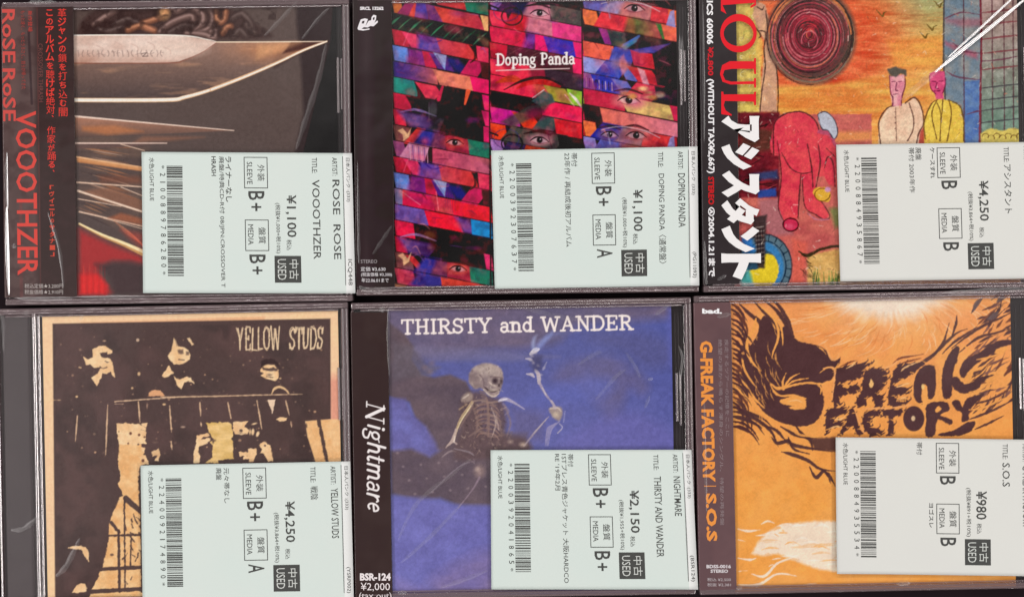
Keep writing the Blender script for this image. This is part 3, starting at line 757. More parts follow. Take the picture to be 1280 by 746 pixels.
    # right column
    C = {
     -1: [(0, .26, ((112, 104, 172), (96, 88, 166))), (.24, .42, (166, 146, 188), 0, 's'), (.4, .72, (202, 122, 120), 0, 's'), (.7, .9, (222, 62, 70)), (.88, 1.02, (240, 112, 62))],
     0: [(0, .16, (246, 122, 70)), (.15, .46, (236, 60, 70)), (.44, .56, (150, 100, 64), 0, 's'), (.54, .80, ((96, 110, 62), (206, 90, 84)), 0, 's'), (.78, .84, (60, 130, 60)), (.82, 1.02, (246, 112, 82))],
     1: [(0, .2, (37, 41, 39)), (.19, .28, (150, 52, 132), 4), (.27, .46, (60, 76, 72), 3), (.44, 1.02, (42, 38, 46))],
     2: [(0, .32, (240, 100, 76)), (.29, .52, (70, 72, 162), -4), (.5, .74, ((196, 60, 90), (204, 46, 52))), (.72, 1.02, (42, 26, 42))],
     3: [(0, .27, (150, 152, 216)), (.17, .42, (60, 72, 178), -8), (.4, .52, (104, 112, 192)), (.5, .76, (226, 56, 66)), (.74, 1.02, (42, 29, 39))],
     4: [(0, .12, (150, 90, 150)), (.1, .36, (58, 62, 172)), (.34, .5, (112, 112, 192)), (.48, .76, (220, 60, 82)), (.74, 1.02, (42, 32, 47))],
     5: [(0, .42, (196, 48, 72)), (.4, .92, (226, 190, 112)), (.90, 1.02, (212, 48, 82))],
     6: [(0, .19, (42, 32, 36)), (.18, 1.02, ((232, 112, 92), (222, 126, 150)))],
     7: [(0, .13, (246, 120, 70)), (.12, .37, (40, 46, 152)), (.35, .62, (152, 112, 122), 0, 's'), (.6, .97, (216, 64, 66)), (.95, 1.02, (60, 20, 30))],
     8: [(0, .13, (150, 142, 212)), (.12, .37, (92, 92, 172)), (.35, .66, (150, 82, 92), 0, 's'), (.64, .92, (216, 70, 66)), (.9, 1.02, (240, 152, 92))],
     9: [(0, .16, (246, 122, 70)), (.15, 1.02, ((236, 60, 64), (216, 64, 66)))],
     10: [(0, 1.02, (226, 64, 66))],
    }
    bands(p, 728.5, 851, 10, 19.9, .194, C)
    p.fr = (0, 0, 1)
    eye(p, 793, 10, .95, (196, 110, 110), 8); eye(p, 795, 169, .95, (170, 90, 92), 8); eye(p, 762, 168, .8, (130, 90, 130), 4); eye(p, 786, 125, 1.05, (226, 126, 128), 6)
    for y0 in (0, 158):
        p.poly([(838, 14 + y0), (843, 12 + y0), (845, 34 + y0), (833, 31 + y0)], (150, 152, 214), .9, 1.4)
        p.line([(752, 4 + y0), (775, 0 + y0), (805, 5 + y0), (825, 14 + y0)], 1.2, (220, 200, 210), .7)
        p.line([(760, 8 + y0), (763, 22 + y0)], [2, 5, 2], (180, 170, 210), .5)
    p.poly([(776, 58), (800, 44), (796, 52), (782, 62)], (60, 130, 170), .9, 2); p.line([(780, 56), (799, 45)], 3, (70, 110, 190), .8)
    p.poly([(790, 62), (838, 54), (818, 66), (800, 66)], (84, 74, 164), .9, 2)
    p.poly([(797, 84), (806, 88), (812, 106), (804, 104)], (236, 190, 206), .75, 2)
    p.poly([(772, 72), (780, 68), (786, 84), (778, 96)], (226, 120, 130), .6, 3)
    p.poly([(765, 60), (776, 70), (774, 100), (764, 84)], (88, 96, 186), .8, 3)
    for k in range(9):
        p.line([(733 + k * 4, 97 + k * .8), (733.5 + k * 4, 108 + k * .6)], 1.2, (40, 16, 30) if k % 2 else (232, 190, 200), .7, smooth=0)
    for k in range(14):
        x = 780 + R.uniform(0, 56); y = 106 + .19 * (x - 728) * .55 + R.uniform(-7, 7)
        p.ell(x, y + 2, R.uniform(3, 7), R.uniform(1.5, 3.5), R.choice([(250, 224, 150), (196, 130, 70), (240, 200, 120), (160, 90, 70)]), .7, 3)
    p.ell(798, 130, 10, 6, (176, 60, 120), .35, 7)
    # black rules between the columns, title
    p.line([(611, -4), (613.5, 360)], 1.8, (22, 8, 14), .95, smooth=0); p.line([(727.5, -4), (730, 360)], 1.8, (22, 8, 14), .95, smooth=0)
    for k in range(150):
        x, y = R.uniform(492, 846), R.uniform(-4, 352)
        p.ell(x, y, R.uniform(4, 14), R.uniform(2, 6), R.choice([(60, 20, 40), (250, 90, 90), (200, 40, 110), (110, 70, 160), (240, 130, 90), (40, 26, 34), (250, 60, 100)]), R.uniform(.12, .4), 6, R.uniform(0, 40))
    for k in range(60):
        x, y = R.uniform(492, 846), R.uniform(-4, 352); L = R.uniform(6, 16)
        p.line([(x, y), (x + L * .5, y + R.uniform(-3, 4)), (x + L, y + R.uniform(0, 8))], [.4, R.uniform(.8, 2.2), .4], R.choice([(50, 16, 34), (255, 150, 140), (120, 30, 70), (150, 120, 190)]), .5, 1.6)
    p.grain(6, .13, 61); p.grain(2.2, .06, 62)
    p.tint(8, (60, 20, 50), .2, 63, .48, .7); p.tint(7, (250, 120, 120), .16, 163, .5, .72)
    p.fr = (0, 0, 1)
    letters(p, "Doping Panda", 620.5, 81.0, 98.5, 13.6, (250, 236, 232), 2.5, 1.2, 1.8, -1.0)
    p.line([(620, 88), (660, 86.6), (712, 85.4)], [1.1, 1.3, 1.1], (246, 214, 210), .9)

def paint_sun(p):
    def sky(X, Y):
        t = np.clip(Y / 140, 0, 1)[..., None]
        d = np.clip(1 - (np.hypot((X - 1017) / 1.15, Y - 48) - 60) / 70, 0, 1)[..., None]
        c = np.array((222, 186, 108)) * (1 - t) + np.array((236, 160, 84)) * t
        g = (np.clip((X - 1085) / 60, 0, 1) * np.clip(1 - Y / 55, 0, 1))[..., None]
        c = c * (1 - g) + np.array((168, 160, 112)) * g
        c = c * (1 - d) + np.array((222, 96, 62)) * d
        n = (fbm(X / 5, Y, 5, 71) - .5)[..., None]
        return c + n * np.array((60, 90, 60))
    p.z(0, 0, 1); p.rough = .9
    p.C[:] = sky(p.X, p.Y)
    p.poly([(970, 108), (1045, 104), (1115, 92), (1190, 110), (1190, 128), (1100, 140), (970, 142)], lambda X, Y: streak((240, 186, 92), (222, 132, 66), 8, 17, (5, 1))(X, Y), .85, 6)
    p.poly([(1110, 50), (1180, 44), (1180, 84), (1120, 92)], lambda X, Y: streak((246, 176, 84), (226, 130, 66), 6, 19, (5, 1))(X, Y), .7, 8)
    rnd = random.Random(12)
    for k in range(170):        # crayon strokes
        x, y = rnd.uniform(965, 1180), rnd.uniform(0, 142); L = rnd.uniform(6, 22)
        p.line([(x, y), (x + L, y + rnd.uniform(-1.5, 1.5))], [.4, rnd.uniform(.8, 1.8), .4], rnd.choice([(250, 214, 130), (214, 96, 60), (244, 150, 80), (236, 190, 120)]), .4, smooth=0)
    # bank of scribbles at the left
    p.z(860, 0, 3.927)
    p.poly([(200, -20), (330, -20), (350, 120), (360, 300), (360, 560), (200, 560)], lambda X, Y: streak((232, 206, 108), (204, 176, 96), 7, 41)(X, Y), 1, 2)
    for k in range(38):
        x, y = rnd.uniform(235, 345), rnd.uniform(40, 540); r = rnd.uniform(8, 26)
        p.ring(x, y, r, r * .7, rnd.uniform(.5, 1.0), rnd.choice([(248, 238, 190), (178, 176, 92), (226, 150, 70), (150, 130, 80)]), .75, rnd.uniform(0, 180), rnd.uniform(190, 380))
    p.poly([(330, 0), (380, 20), (400, 90), (440, 320), (440, 550), (350, 550), (370, 330), (380, 200), (345, 150), (320, 70)], lambda X, Y: streak((226, 172, 132), (196, 146, 122), 12, 47)(X, Y), 1, 2)
    p.poly([(290, 60), (340, 130), (372, 210), (372, 330), (345, 300), (330, 200)], (240, 190, 96), .8, 3)
    for L_ in ([(340, 30), (366, 46), (376, 30)], [(398, 92), (404, 160), (424, 260), (440, 360), (446, 470), (442, 560)], [(352, 150), (384, 160), (376, 240), (382, 330), (366, 440), (356, 550)], [(384, 52), (392, 110), (398, 180)], [(330, 130), (360, 170), (350, 185)]):
        p.line(L_, [1.2, 1.9, 1.3], (74, 52, 46), .85)
    # the coiled dark red disc
    p.ell(608, 176, 222, 240, lambda X, Y: streak((96, 78, 70), (124, 80, 68), 5, 55)(X, Y), .95, 6)
    p.ell(604, 176, 196, 214, lambda X, Y: streak((124, 60, 62), (92, 66, 62), 6, 51)(X, Y), .9, 10)
    p.ell(600, 170, 130, 140, (142, 44, 58), .8, 8); p.ell(598, 118, 46, 42, (206, 58, 66), .85, 6)
    for k in range(52):
        r = 16 + k * 4.1; a0 = rnd.uniform(0, 360)
        cx, cy = 600 + rnd.uniform(-6, 6), 182 - (1 - k / 52) * 14
        c = rnd.choice([(196, 70, 84), (74, 40, 48), (60, 40, 46), (170, 60, 74), (214, 130, 132), (90, 66, 66), (226, 110, 80), (50, 36, 40)])
        p.ring(cx, cy, r * .95, r * 1.04, rnd.uniform(.7, 1.7), c, .75, a0, a0 + rnd.uniform(160, 340))
    for k in range(26):
        r = 186 + rnd.uniform(0, 26); a0 = rnd.uniform(0, 360)
        p.ring(608, 178, r, r * 1.07, rnd.uniform(1, 2), rnd.choice([(64, 54, 50), (120, 104, 92), (86, 64, 62), (226, 130, 80)]), .8, a0, a0 + rnd.uniform(60, 160))
    p.ring(600, 196, 40, 44, 1.4, (226, 110, 120), .8, 160, 420); p.ring(610, 206, 20, 22, 1.2, (90, 30, 44), .8, 0, 300)
    # ground
    p.z(860, 180, 3.732)
    p.poly([(200, -140), (440, -140), (860, -140), (860, 700), (200, 700)], lambda X, Y: streak((216, 118, 104), (190, 92, 90), 14, 61, (2, 1))(X, Y), 1, 1.5)
    p.poly([(235, -150), (430, -150), (430, 250), (235, 250)], lambda X, Y: streak((150, 56, 62), (92, 46, 52), 8, 63, (2, 1))(X, Y), 1, 3)
    for k in range(26):
        y = rnd.uniform(-130, 240); x = rnd.uniform(240, 380)
        p.line([(x, y), (x + rnd.uniform(20, 80), y + rnd.uniform(-24, 14))], rnd.uniform(.8, 2.2), rnd.choice([(40, 30, 34), (60, 40, 44), (206, 80, 84), (150, 110, 90)]), .7, smooth=0)
    p.poly([(246, -60), (300, -80), (420, -60), (426, 20), (250, 50)], (86, 72, 58), .6, 6)
    p.poly([(290, 140), (420, 120), (424, 160), (300, 170)], (62, 78, 120), .85, 4); p.poly([(326, 214), (412, 206), (416, 244), (330, 250)], (60, 84, 158), .9, 2)
    p.poly([(330, 258), (470, 250), (490, 420), (400, 430), (345, 380)], (172, 112, 118), .8, 6)
    p.poly([(690, -60), (860, -60), (860, -20), (690, -10)], (230, 160, 80), .6, 6)
    # bending figure in red
    red = lambda X, Y: streak((232, 88, 92), (214, 66, 84), 10, 73)(X, Y)
    dk = (92, 52, 54)
    p.z(860, 0, 3.927)
    p.poly([(424, 760), (424, 620), (456, 572), (500, 552), (560, 548), (612, 574), (642, 620), (652, 690), (660, 760)], red, 1, 1.5, 4)
    p.line([(424, 760), (424, 620), (456, 572), (500, 552), (560, 548), (612, 574), (642, 620), (652, 690), (664, 760)], 1.8, dk, .9)
    for x, y in ((500, 660), (540, 640), (556, 690), (520, 710)): p.line([(x, y), (x + 14, y + 24), (x + 8, y + 40)], [.6, 2, .6], (100, 34, 48), .7)
    p.poly([(640, 640), (730, 640), (724, 690), (740, 720), (700, 760), (650, 730)], (188, 84, 110), .95, 1.5, 3); p.line([(690, 680), (710, 690), (700, 720)], 1.2, (90, 40, 60), .8)
    p.poly([(640, 560), (680, 548), (724, 590), (738, 650), (720, 680), (690, 640), (660, 630)], (190, 190, 202), 1, 1.5, 3)
    p.line([(640, 560), (680, 548), (724, 590), (738, 650), (720, 680), (690, 640), (660, 630), (640, 560)], 1.3, (70, 66, 76), .9)
    p.z(860, 180, 3.732)
    p.poly([(418, -40), (560, -60), (660, -40), (692, 20), (692, 200), (660, 190), (640, 150), (600, 150), (596, 220), (640, 290), (664, 330), (640, 352), (580, 320), (548, 300), (540, 220), (530, 150), (520, 240), (516, 340), (500, 370), (452, 372), (440, 330), (424, 290), (438, 140)], red, 1, 1.5)
    for L_ in ([(418, -20), (438, 140), (424, 290), (450, 360)], [(516, 350), (522, 240), (530, 140)], [(440, 40), (480, 110), (530, 136), (580, 130)], [(536, 150), (548, 290), (600, 330), (640, 352), (664, 330), (600, 230)], [(560, 0), (580, 110), (586, 200)], [(610, 0), (620, 90), (600, 200)], [(650, 20), (690, 60)], [(640, 110), (655, 60), (680, 90), (690, 200)]):
        p.line(L_, [1, 1.9, 1.2], dk, .85)
    p.ell(482, 376, 36, 30, (206, 62, 88), 1, 1.5, -10); p.ring(482, 376, 36, 30, 1.8, (70, 24, 36), .9); p.ell(478, 384, 18, 12, (232, 100, 130), .6, 3)
    p.poly([(590, 210), (640, 200), (668, 230), (660, 268), (620, 264), (592, 240)], (228, 174, 70), 1, 1.5, 3); p.ring(630, 236, 36, 30, 1.2, (110, 70, 40), .8, 0, 300)
    p.ell(655, 212, 14, 12, (206, 150, 196), .9, 2)
    p.poly([(660, 300), (860, 280), (860, 380), (690, 390)], (120, 140, 80), .8, 6)
    p.line([(560, 320), (600, 350), (660, 352)], [1, 2.4, 1.2], (206, 130, 150), .7)
    # wheel-like shape, grass, dry bank
    p.ell(360, 570, 128, 150, (96, 116, 128), 1, 2); p.ell(350, 575, 100, 120, (72, 130, 182), .95, 3); p.ell(352, 580, 72, 86, (60, 78, 92), .8, 2)
    p.poly([(286, 590), (330, 580), (350, 520), (396, 516), (424, 560), (420, 620), (390, 660), (330, 670), (296, 640)], (230, 200, 62), 1, 1.5, 3)
    for k in range(13):
        a = math.radians(-80 + k * 17); p.line([(360 + 100 * math.cos(a), 570 + 118 * math.sin(a)), (360 + 128 * math.cos(a), 570 + 150 * math.sin(a))], 1.4, (50, 60, 70), .8, smooth=0)
    p.ring(360, 570, 100, 118, 1.6, (44, 56, 76), .85); p.ring(360, 570, 128, 150, 1.8, (56, 60, 70), .85)
    p.poly([(250, 430), (300, 430), (310, 500), (260, 510)], (66, 130, 206), .9, 4); p.poly([(246, 560), (290, 590), (310, 660), (250, 670)], (90, 170, 160), .9, 4)
    p.poly([(300, 340), (370, 330), (360, 580), (330, 580)], (74, 62, 62), .95, 3)
    for k in range(9): p.line([(318, 390 + k * 20), (356, 384 + k * 20)], 1.3, (176, 160, 150), .7, smooth=0)
    for k in range(3): p.line([(326 + k * 12, 400), (330 + k * 12, 560)], 1.0, (40, 34, 38), .8, smooth=0)
    p.poly([(490, 440), (560, 460), (540, 660), (490, 660)], (222, 104, 88), .8, 5)
    p.poly([(560, 520), (690, 490), (860, 480), (860, 680), (560, 680)], lambda X, Y: streak((232, 186, 116), (206, 156, 92), 8, 81)(X, Y), 1, 4)
    p.line([(520, 500), (560, 520), (620, 492), (700, 476), (860, 470)], [2, 4.5, 3.4, 3.4, 3], (60, 56, 44), .9)
    for k in range(24):
        x = 580 + rnd.uniform(0, 130); y = 640
        p.line([(x, y + 20), (x + rnd.uniform(-10, 10), y - rnd.uniform(20, 60))], [1.5, .5], rnd.choice([(80, 120, 60), (120, 150, 80), (50, 70, 44)]), .8, smooth=0)
    for k in range(22):
        x = 520 + rnd.uniform(0, 60); y = rnd.uniform(510, 620)
        p.line([(x, y), (x + rnd.uniform(10, 26), y + rnd.uniform(10, 24))], [.6, 1.6, .6], (58, 50, 44), .7, smooth=0)
    # right: tall blue and plaid facade
    p.z(1060, 0, 3.927)
    p.poly([(476, -20), (900, -20), (900, 760), (476, 760)], lambda X, Y: streak((150, 148, 146), (116, 132, 146), 12, 91)(X, Y), 1, 2)
    p.poly([(660, -20), (900, -20), (900, 760), (660, 760)], lambda X, Y: vgrad(20, (176, 148, 140), 150, (122, 144, 128))(X, Y) + (fbm(X, Y, 9, 93) - .5)[..., None] * 60, 1, 3)
    p.poly([(572, 400), (652, 390), (652, 760), (572, 760)], lambda X, Y: streak((84, 112, 170), (110, 136, 176), 8, 95)(X, Y), 1, 3)
    p.poly([(480, 90), (660, 90), (660, 130), (560, 130), (490, 110)], (170, 92, 104), .55, 6); p.poly([(480, 200), (560, 230), (640, 260), (640, 290), (560, 260), (484, 220)], (188, 90, 110), .7, 5)
    for x in (572, 655, 712, 770, 815): p.line([(x, -10), (x + 4, 760)], 1.6, (92, 54, 62), .75, smooth=0)
    for k, y in enumerate((50, 110, 180, 250, 330, 420, 480, 530, 590)):
        p.line([(660, y + 12), (760, y), (900, y - 14)], [1.2, 2.2, 1.2], (130, 62, 70) if k < 5 else (76, 70, 74), .75)
    p.line([(655, -10), (660, 200), (656, 400), (650, 760)], 2.4, (132, 50, 60), .85); p.line([(476, -20), (474, 300), (484, 520)], 2.2, (84, 76, 76), .9)
    for pts in ([(490, 350), (540, 376), (650, 390)], [(480, 90), (560, 60), (650, 70)], [(520, 210), (580, 250), (650, 260)], [(590, 560), (640, 545), (655, 550)], [(660, 300), (760, 290), (860, 270)]):
        p.line(pts, [1, 2, 1], (110, 58, 76), .75)
    p.poly([(655, 655), (700, 628), (760, 640), (820, 626), (870, 640), (870, 700), (655, 700)], (222, 196, 100), .95, 2)
    for k in range(7): p.ring(680 + k * 28, 668 + (k % 2) * 8, 16, 14, 1.2, (120, 90, 50), .8, 180, 380)
    # two standing men
    ol = (96, 62, 54)
    p.poly([(150, 760), (156, 600), (196, 530), (250, 514), (300, 500), (330, 478), (362, 520), (376, 600), (360, 700), (350, 760)], lambda X, Y: streak((244, 210, 178), (232, 188, 158), 9, 97)(X, Y), 1, 1.6)
    p.line([(172, 760), (156, 640), (160, 584), (196, 530), (240, 516)], 1.8, ol, .9); p.line([(286, 504), (330, 478), (362, 520), (376, 600), (350, 660), (330, 760)], 1.8, ol, .9); p.line([(304, 505), (326, 580), (322, 640), (296, 690)], 1.5, ol, .85); p.line([(238, 530), (242, 690)], 1.1, ol, .7)
    for y in (548, 575, 602, 630): p.ell(236, y, 3.5, 3.5, (120, 80, 70), .9, 1)
    p.poly([(360, 640), (380, 620), (380, 760), (340, 760)], (178, 70, 60), .9, 2)
    p.poly([(206, 372), (280, 362), (284, 420), (270, 470), (264, 520), (222, 520), (214, 450)], lambda X, Y: streak((236, 172, 172), (222, 132, 150), 6, 99)(X, Y), 1, 1.6)
    p.poly([(196, 336), (240, 326), (290, 342), (292, 372), (262, 360), (238, 376), (214, 374)], (88, 84, 78), .95, 2)
    for L_ in ([(208, 372), (212, 450), (224, 480), (222, 520)], [(284, 372), (284, 420), (268, 480), (266, 518)], [(220, 400), (236, 398)], [(252, 400), (268, 398)], [(244, 404), (238, 440), (248, 444)], [(226, 462), (250, 460)]): p.line(L_, 1.3, (110, 40, 70), .85)
    p.poly([(380, 760), (376, 600), (412, 510), (446, 486), (500, 490), (552, 518), (572, 590), (572, 760)], lambda X, Y: streak((240, 206, 92), (226, 184, 74), 8, 98)(X, Y), 1, 1.6)
    for L_ in ([(384, 680), (378, 600), (412, 512), (444, 488)], [(498, 490), (552, 518), (572, 590), (572, 690)], [(440, 492), (416, 560), (440, 680)], [(500, 492), (512, 560), (492, 690)], [(440, 500), (460, 560), (456, 690)], [(470, 490), (462, 600)]): p.line(L_, 1.6, (112, 80, 40), .85)
    p.poly([(404, 360), (440, 344), (478, 350), (484, 410), (470, 452), (474, 486), (436, 486), (432, 460), (408, 430)], lambda X, Y: streak((230, 96, 136), (206, 72, 116), 6, 96)(X, Y), 1, 1.6)
    for L_ in ([(404, 370), (410, 430), (434, 460)], [(484, 380), (482, 420), (468, 456)], [(416, 398), (436, 400)], [(450, 398), (470, 396)], [(442, 404), (436, 430), (448, 434)], [(428, 446), (456, 444)]): p.line(L_, 1.2, (110, 20, 60), .85)
    for x, y in ((168, 66), (414, 134), (380, 172), (450, 20)): p.line([(x - 24, y - 18), (x - 2, y + 6), (x + 6, y + 12), (x + 12, y - 4), (x + 26, y - 10)], [.7, 2, 2.4, 1.6, .8], (110, 86, 46), .85)
    for k in range(420):        # white tooth of the paper and stray pencil marks
        x, y = rnd.uniform(924, 1276), rnd.uniform(0, 352); L = rnd.uniform(1.5, 6); a = rnd.uniform(0, 3.1)
        p.fr = (0, 0, 1); p.line([(x, y), (x + L * math.cos(a), y + L * math.sin(a))], rnd.uniform(.5, 1.1), rnd.choice([(250, 228, 206), (250, 236, 214), (120, 76, 66), (226, 120, 90)]), .45, smooth=0)
    p.grain(2.4, .09, 85); p.grain(1.3, .08, 86)
def paint_balcony(p):
    cream = (240, 196, 146)
    dark = (88, 69, 67)
    p.z(0, 0, 1); p.rsc = 3.2
    p.C[:] = (248, 204, 162)
    p.mix((slice(None), slice(None)), np.clip((fbm(p.X, p.Y, 40, 3) - .4) * 3, 0, 1) * .6, (248, 208, 156))
    p.poly([(405, 470), (430, 470), (432, 545), (410, 545)], (228, 150, 130), .8, 14)
    p.poly([(100, 403), (330, 396), (330, 400), (100, 408)], (228, 160, 118), .6, 3)
    p.poly([(64.5, 404.5), (412.5, 398.2), (413, 524), (381, 526.5), (383, 545), (396, 578), (404, 640), (406, 780), (68, 780)], dark, 1, 1.6)
    rnd = random.Random(77)
    p.tint(38, (100, 76, 74), .7, 7, .4, .65, (68, 406, 410, 780)); p.tint(30, (74, 60, 59), .6, 19, .5, .7, (68, 406, 410, 780))
    p.soft = 1.1
    cr = lambda X, Y: streak((248, 210, 164), (238, 190, 140), 9, 5)(X, Y)
    for k in range(190):
        x, y = rnd.uniform(70, 408), rnd.uniform(410, 575); r = abs(rnd.gauss(.35, .4))
        p.ell(x * 1.0, y, .4 + r, .4 + r * .8, rnd.choice([(150, 118, 100), (206, 160, 126), (120, 92, 84)]), rnd.uniform(.3, .9), 1)
    p.poly([(381.5, 527), (388, 526), (413, 524), (424, 524), (428, 600), (404, 600), (394, 578), (384, 546)], lambda X, Y: streak((246, 198, 146), (236, 180, 124), 9, 15)(X, Y), 1, 1.4)
    p.rough = .8
    # three heads above the rail
    p.z(0, 370, 3.927)
    p.poly([(450, 262), (480, 246), (512, 243), (546, 266), (548, 280), (524, 284), (500, 278), (488, 290), (496, 302), (534, 306), (548, 326), (552, 352), (562, 402), (548, 392), (540, 372), (512, 384), (498, 380), (496, 404), (484, 412), (472, 446), (446, 402), (478, 378), (490, 350), (458, 354), (438, 336), (418, 338), (404, 298), (432, 312), (450, 300)], cr, 1)
    p.poly([(486, 280), (522, 274), (520, 292), (494, 296)], dark, .95, 1.2); p.ell(505, 284, 6, 3, (110, 82, 76), .7, 1)
    p.poly([(510, 318), (534, 322), (524, 332)], dark, .9, 1); p.line([(486, 346), (500, 356), (520, 350)], 1.2, dark, .8)
    p.line([(384, 350), (392, 352)], 1.4, cream, .7); p.ell(372, 494, 6, 5, cream, .9); p.ell(508, 220, 8, 4, (200, 160, 130), .8); p.ell(672, 216, 8, 8, (226, 190, 160), .8); p.ell(678, 382, 7, 9, cream, .8); p.ell(645, 452, 6, 6, cream, .7)
    p.line([(252, 511), (296, 511)], [1, 2.2, .6], cream, .8)
    p.poly([(722, 492), (730, 470), (756, 458), (784, 464), (806, 490)], (226, 166, 122), 1)
    p.line([(560, 518), (700, 508), (870, 496)], [1.4, 1.6, 1.5], (216, 178, 146), .95)
    p.line([(560, 530), (600, 530)], [.6, 2.4, .8], (206, 168, 138), .9); p.ell(718, 540, 3, 12, (190, 150, 126), .8); p.ell(802, 532, 8, 5, cream, .9)
    p.z(200, 370, 3.554)
    p.line([(0, 449), (200, 446), (430, 440), (630, 436)], [1.5, 1.6, 1.5, .8], (222, 182, 146), .95)
    p.poly([(28, 266), (44, 246), (58, 186), (70, 200), (78, 224), (104, 228), (124, 240), (134, 262), (128, 282), (106, 296), (84, 306), (60, 302), (42, 286)], cr, 1)
    p.poly([(76, 240), (100, 236), (104, 256), (80, 258)], dark, .75, 2); p.poly([(112, 246), (128, 246), (126, 262), (112, 262)], dark, .7, 2); p.line([(80, 282), (104, 284)], 1.4, dark, .8)
    p.poly([(118, 188), (128, 186), (148, 216), (138, 220)], cr, .9); p.poly([(58, 184), (76, 196), (84, 222), (70, 220)], dark, .5, 2)
    p.poly([(4, 354), (36, 308), (46, 330), (58, 342), (34, 356), (16, 362)], cr, 1); p.poly([(58, 356), (80, 372), (96, 366), (116, 358), (134, 362), (150, 390), (124, 378), (106, 386), (92, 414), (72, 396)], cr, 1); p.poly([(0, 428), (18, 440), (14, 446), (0, 447)], (226, 166, 122), .9)
    p.poly([(442, 332), (452, 312), (470, 303), (506, 306), (524, 330), (526, 364), (510, 378), (486, 372), (464, 366), (444, 354), (458, 344)], cr, 1)
    p.poly([(446, 318), (450, 290), (482, 278), (516, 288), (530, 324), (512, 304), (484, 302), (462, 308)], (66, 50, 50), .9, 2, 3)
    p.poly([(450, 316), (480, 322), (500, 316), (520, 322), (520, 334), (498, 334), (482, 334), (456, 330)], dark, .9, 1.4); p.ell(484, 350, 10, 4, dark, .7, 2); p.line([(470, 358), (500, 362)], 1.2, dark, .8); p.ell(532, 366, 5, 4, cream, .7)
    p.line([(494, 434), (506, 412), (530, 404), (556, 416), (570, 434)], [1.4, 2.6, 3, 2.6, 1.6], cream, .95)
    p.poly([(476, 462), (510, 460), (506, 486), (496, 522), (488, 496)], (240, 206, 176), 1); p.poly([(514, 548), (532, 538), (566, 540), (558, 552), (530, 558)], cr, 1)
    p.ell(600, 470, 4, 4, (150, 120, 106), .7); p.ell(686, 514, 6, 5, (206, 160, 126), .8)
    # the ropes under the rail
    p.z(0, 0, 1)
    for a, b in (((95.5, 520), (93, 552)), ((133.5, 506), (131, 568)), ((172, 502), (174, 528)), ((211, 507), (213.5, 540)), ((213, 552), (214, 562)), ((249, 503), (250, 520)), ((250, 528), (251, 533)), ((284, 503), (288, 523)), ((320.5, 501), (326.5, 536)), ((356.5, 501), (361, 519)), ((363, 527), (364, 534))):
        p.line([a, ((a[0] + b[0]) / 2, (a[1] + b[1]) / 2), b], [1, 2.0, .8], (232, 190, 152), .9)
    p.rough = 1.3
    # hands and papers below
    p.z(130, 490, 7.4625)
    p.poly([(105, 292), (200, 288), (300, 300), (398, 290), (386, 330), (392, 380), (376, 420), (386, 480), (310, 486), (310, 510), (372, 520), (370, 560), (312, 566), (316, 586), (376, 592), (404, 640), (404, 672), (346, 674), (320, 720), (318, 790), (150, 790), (120, 690), (152, 640), (140, 520), (122, 420)], cr, 1)
    for x, y, r in ((240, 386, 13), (320, 400, 11), (218, 480, 8), (216, 500, 7), (130, 370, 5), (356, 640, 14), (370, 420, 8)): p.ell(x, y, r, r * 1.1, (104, 66, 56), .9, 1.2)
    p.line([(330, 300), (392, 340)], [1, 2.6, .5], dark, .8); p.line([(340, 350), (396, 370)], [.6, 1.8, .5], dark, .7)
    p.poly([(440, 560), (500, 528), (520, 580), (500, 640), (466, 640), (490, 592), (446, 600)], cr, .9); p.ell(470, 470, 20, 10, (130, 104, 92), .6, 2); p.ell(730, 326, 20, 9, (190, 156, 136), .9, 1.4)
    p.poly([(946, 286), (1090, 284), (1182, 292), (1192, 420), (1180, 430), (1198, 470), (1198, 610), (1060, 630), (1060, 662), (936, 662), (1000, 610), (1006, 500), (986, 470), (1020, 440), (970, 370)], lambda X, Y: streak((242, 200, 136), (214, 172, 100), 7, 8, (3, 1))(X, Y), 1)
    p.poly([(856, 410), (900, 392), (972, 388), (976, 406), (916, 420), (904, 436), (986, 430), (986, 450), (936, 490), (886, 510), (870, 560), (890, 600), (880, 664), (826, 664), (838, 540), (852, 490)], cr, 1)
    p.poly([(1000, 440), (1040, 450), (1010, 480)], dark, .8, 2)
    p.z(270, 490, 7.4625)
    p.poly([(0, 284), (130, 284), (150, 400), (120, 450), (150, 520), (140, 560), (160, 620), (0, 640)], lambda X, Y: streak((244, 204, 142), (220, 178, 108), 7, 8, (3, 1))(X, Y), 1)
    p.poly([(156, 276), (290, 276), (264, 326), (300, 350), (292, 392), (240, 398), (176, 392), (152, 352)], cr, 1); p.ell(228, 360, 16, 14, dark, .9, 1.4); p.poly([(196, 370), (220, 390), (250, 384)], dark, .6, 2)
    for x, y, rx, ry, r in ((352, 296, 24, 8, -15), (338, 372, 14, 30, 5), (384, 392, 14, 26, 20), (312, 372, 8, 26, 0)): p.ell(x, y, rx, ry, cr, .95, 1.2, r)
    p.poly([(200, 560), (226, 546), (250, 560), (300, 560), (290, 530), (370, 524), (376, 580), (340, 650), (300, 650), (310, 620), (252, 626), (250, 606), (300, 596), (222, 600)], cr, 1); p.poly([(230, 540), (270, 540), (260, 556)], dark, .8, 2)
    p.poly([(398, 492), (450, 464), (496, 500), (516, 560), (530, 650), (484, 646), (440, 580), (402, 572), (420, 540)], cr, 1); p.ell(452, 500, 10, 9, dark, .9, 1.2)
    p.poly([(938, 256), (968, 256), (1050, 660), (1020, 660)], dark, .97, 1.6)
    p.poly([(690, 290), (710, 280), (716, 330)], (140, 100, 90), .6, 2); p.poly([(816, 300), (836, 296), (852, 330), (826, 340)], dark, .8, 2)
    # towers and railings at the lower left, a pointing hand
    p.z(0, 556, 3.927)
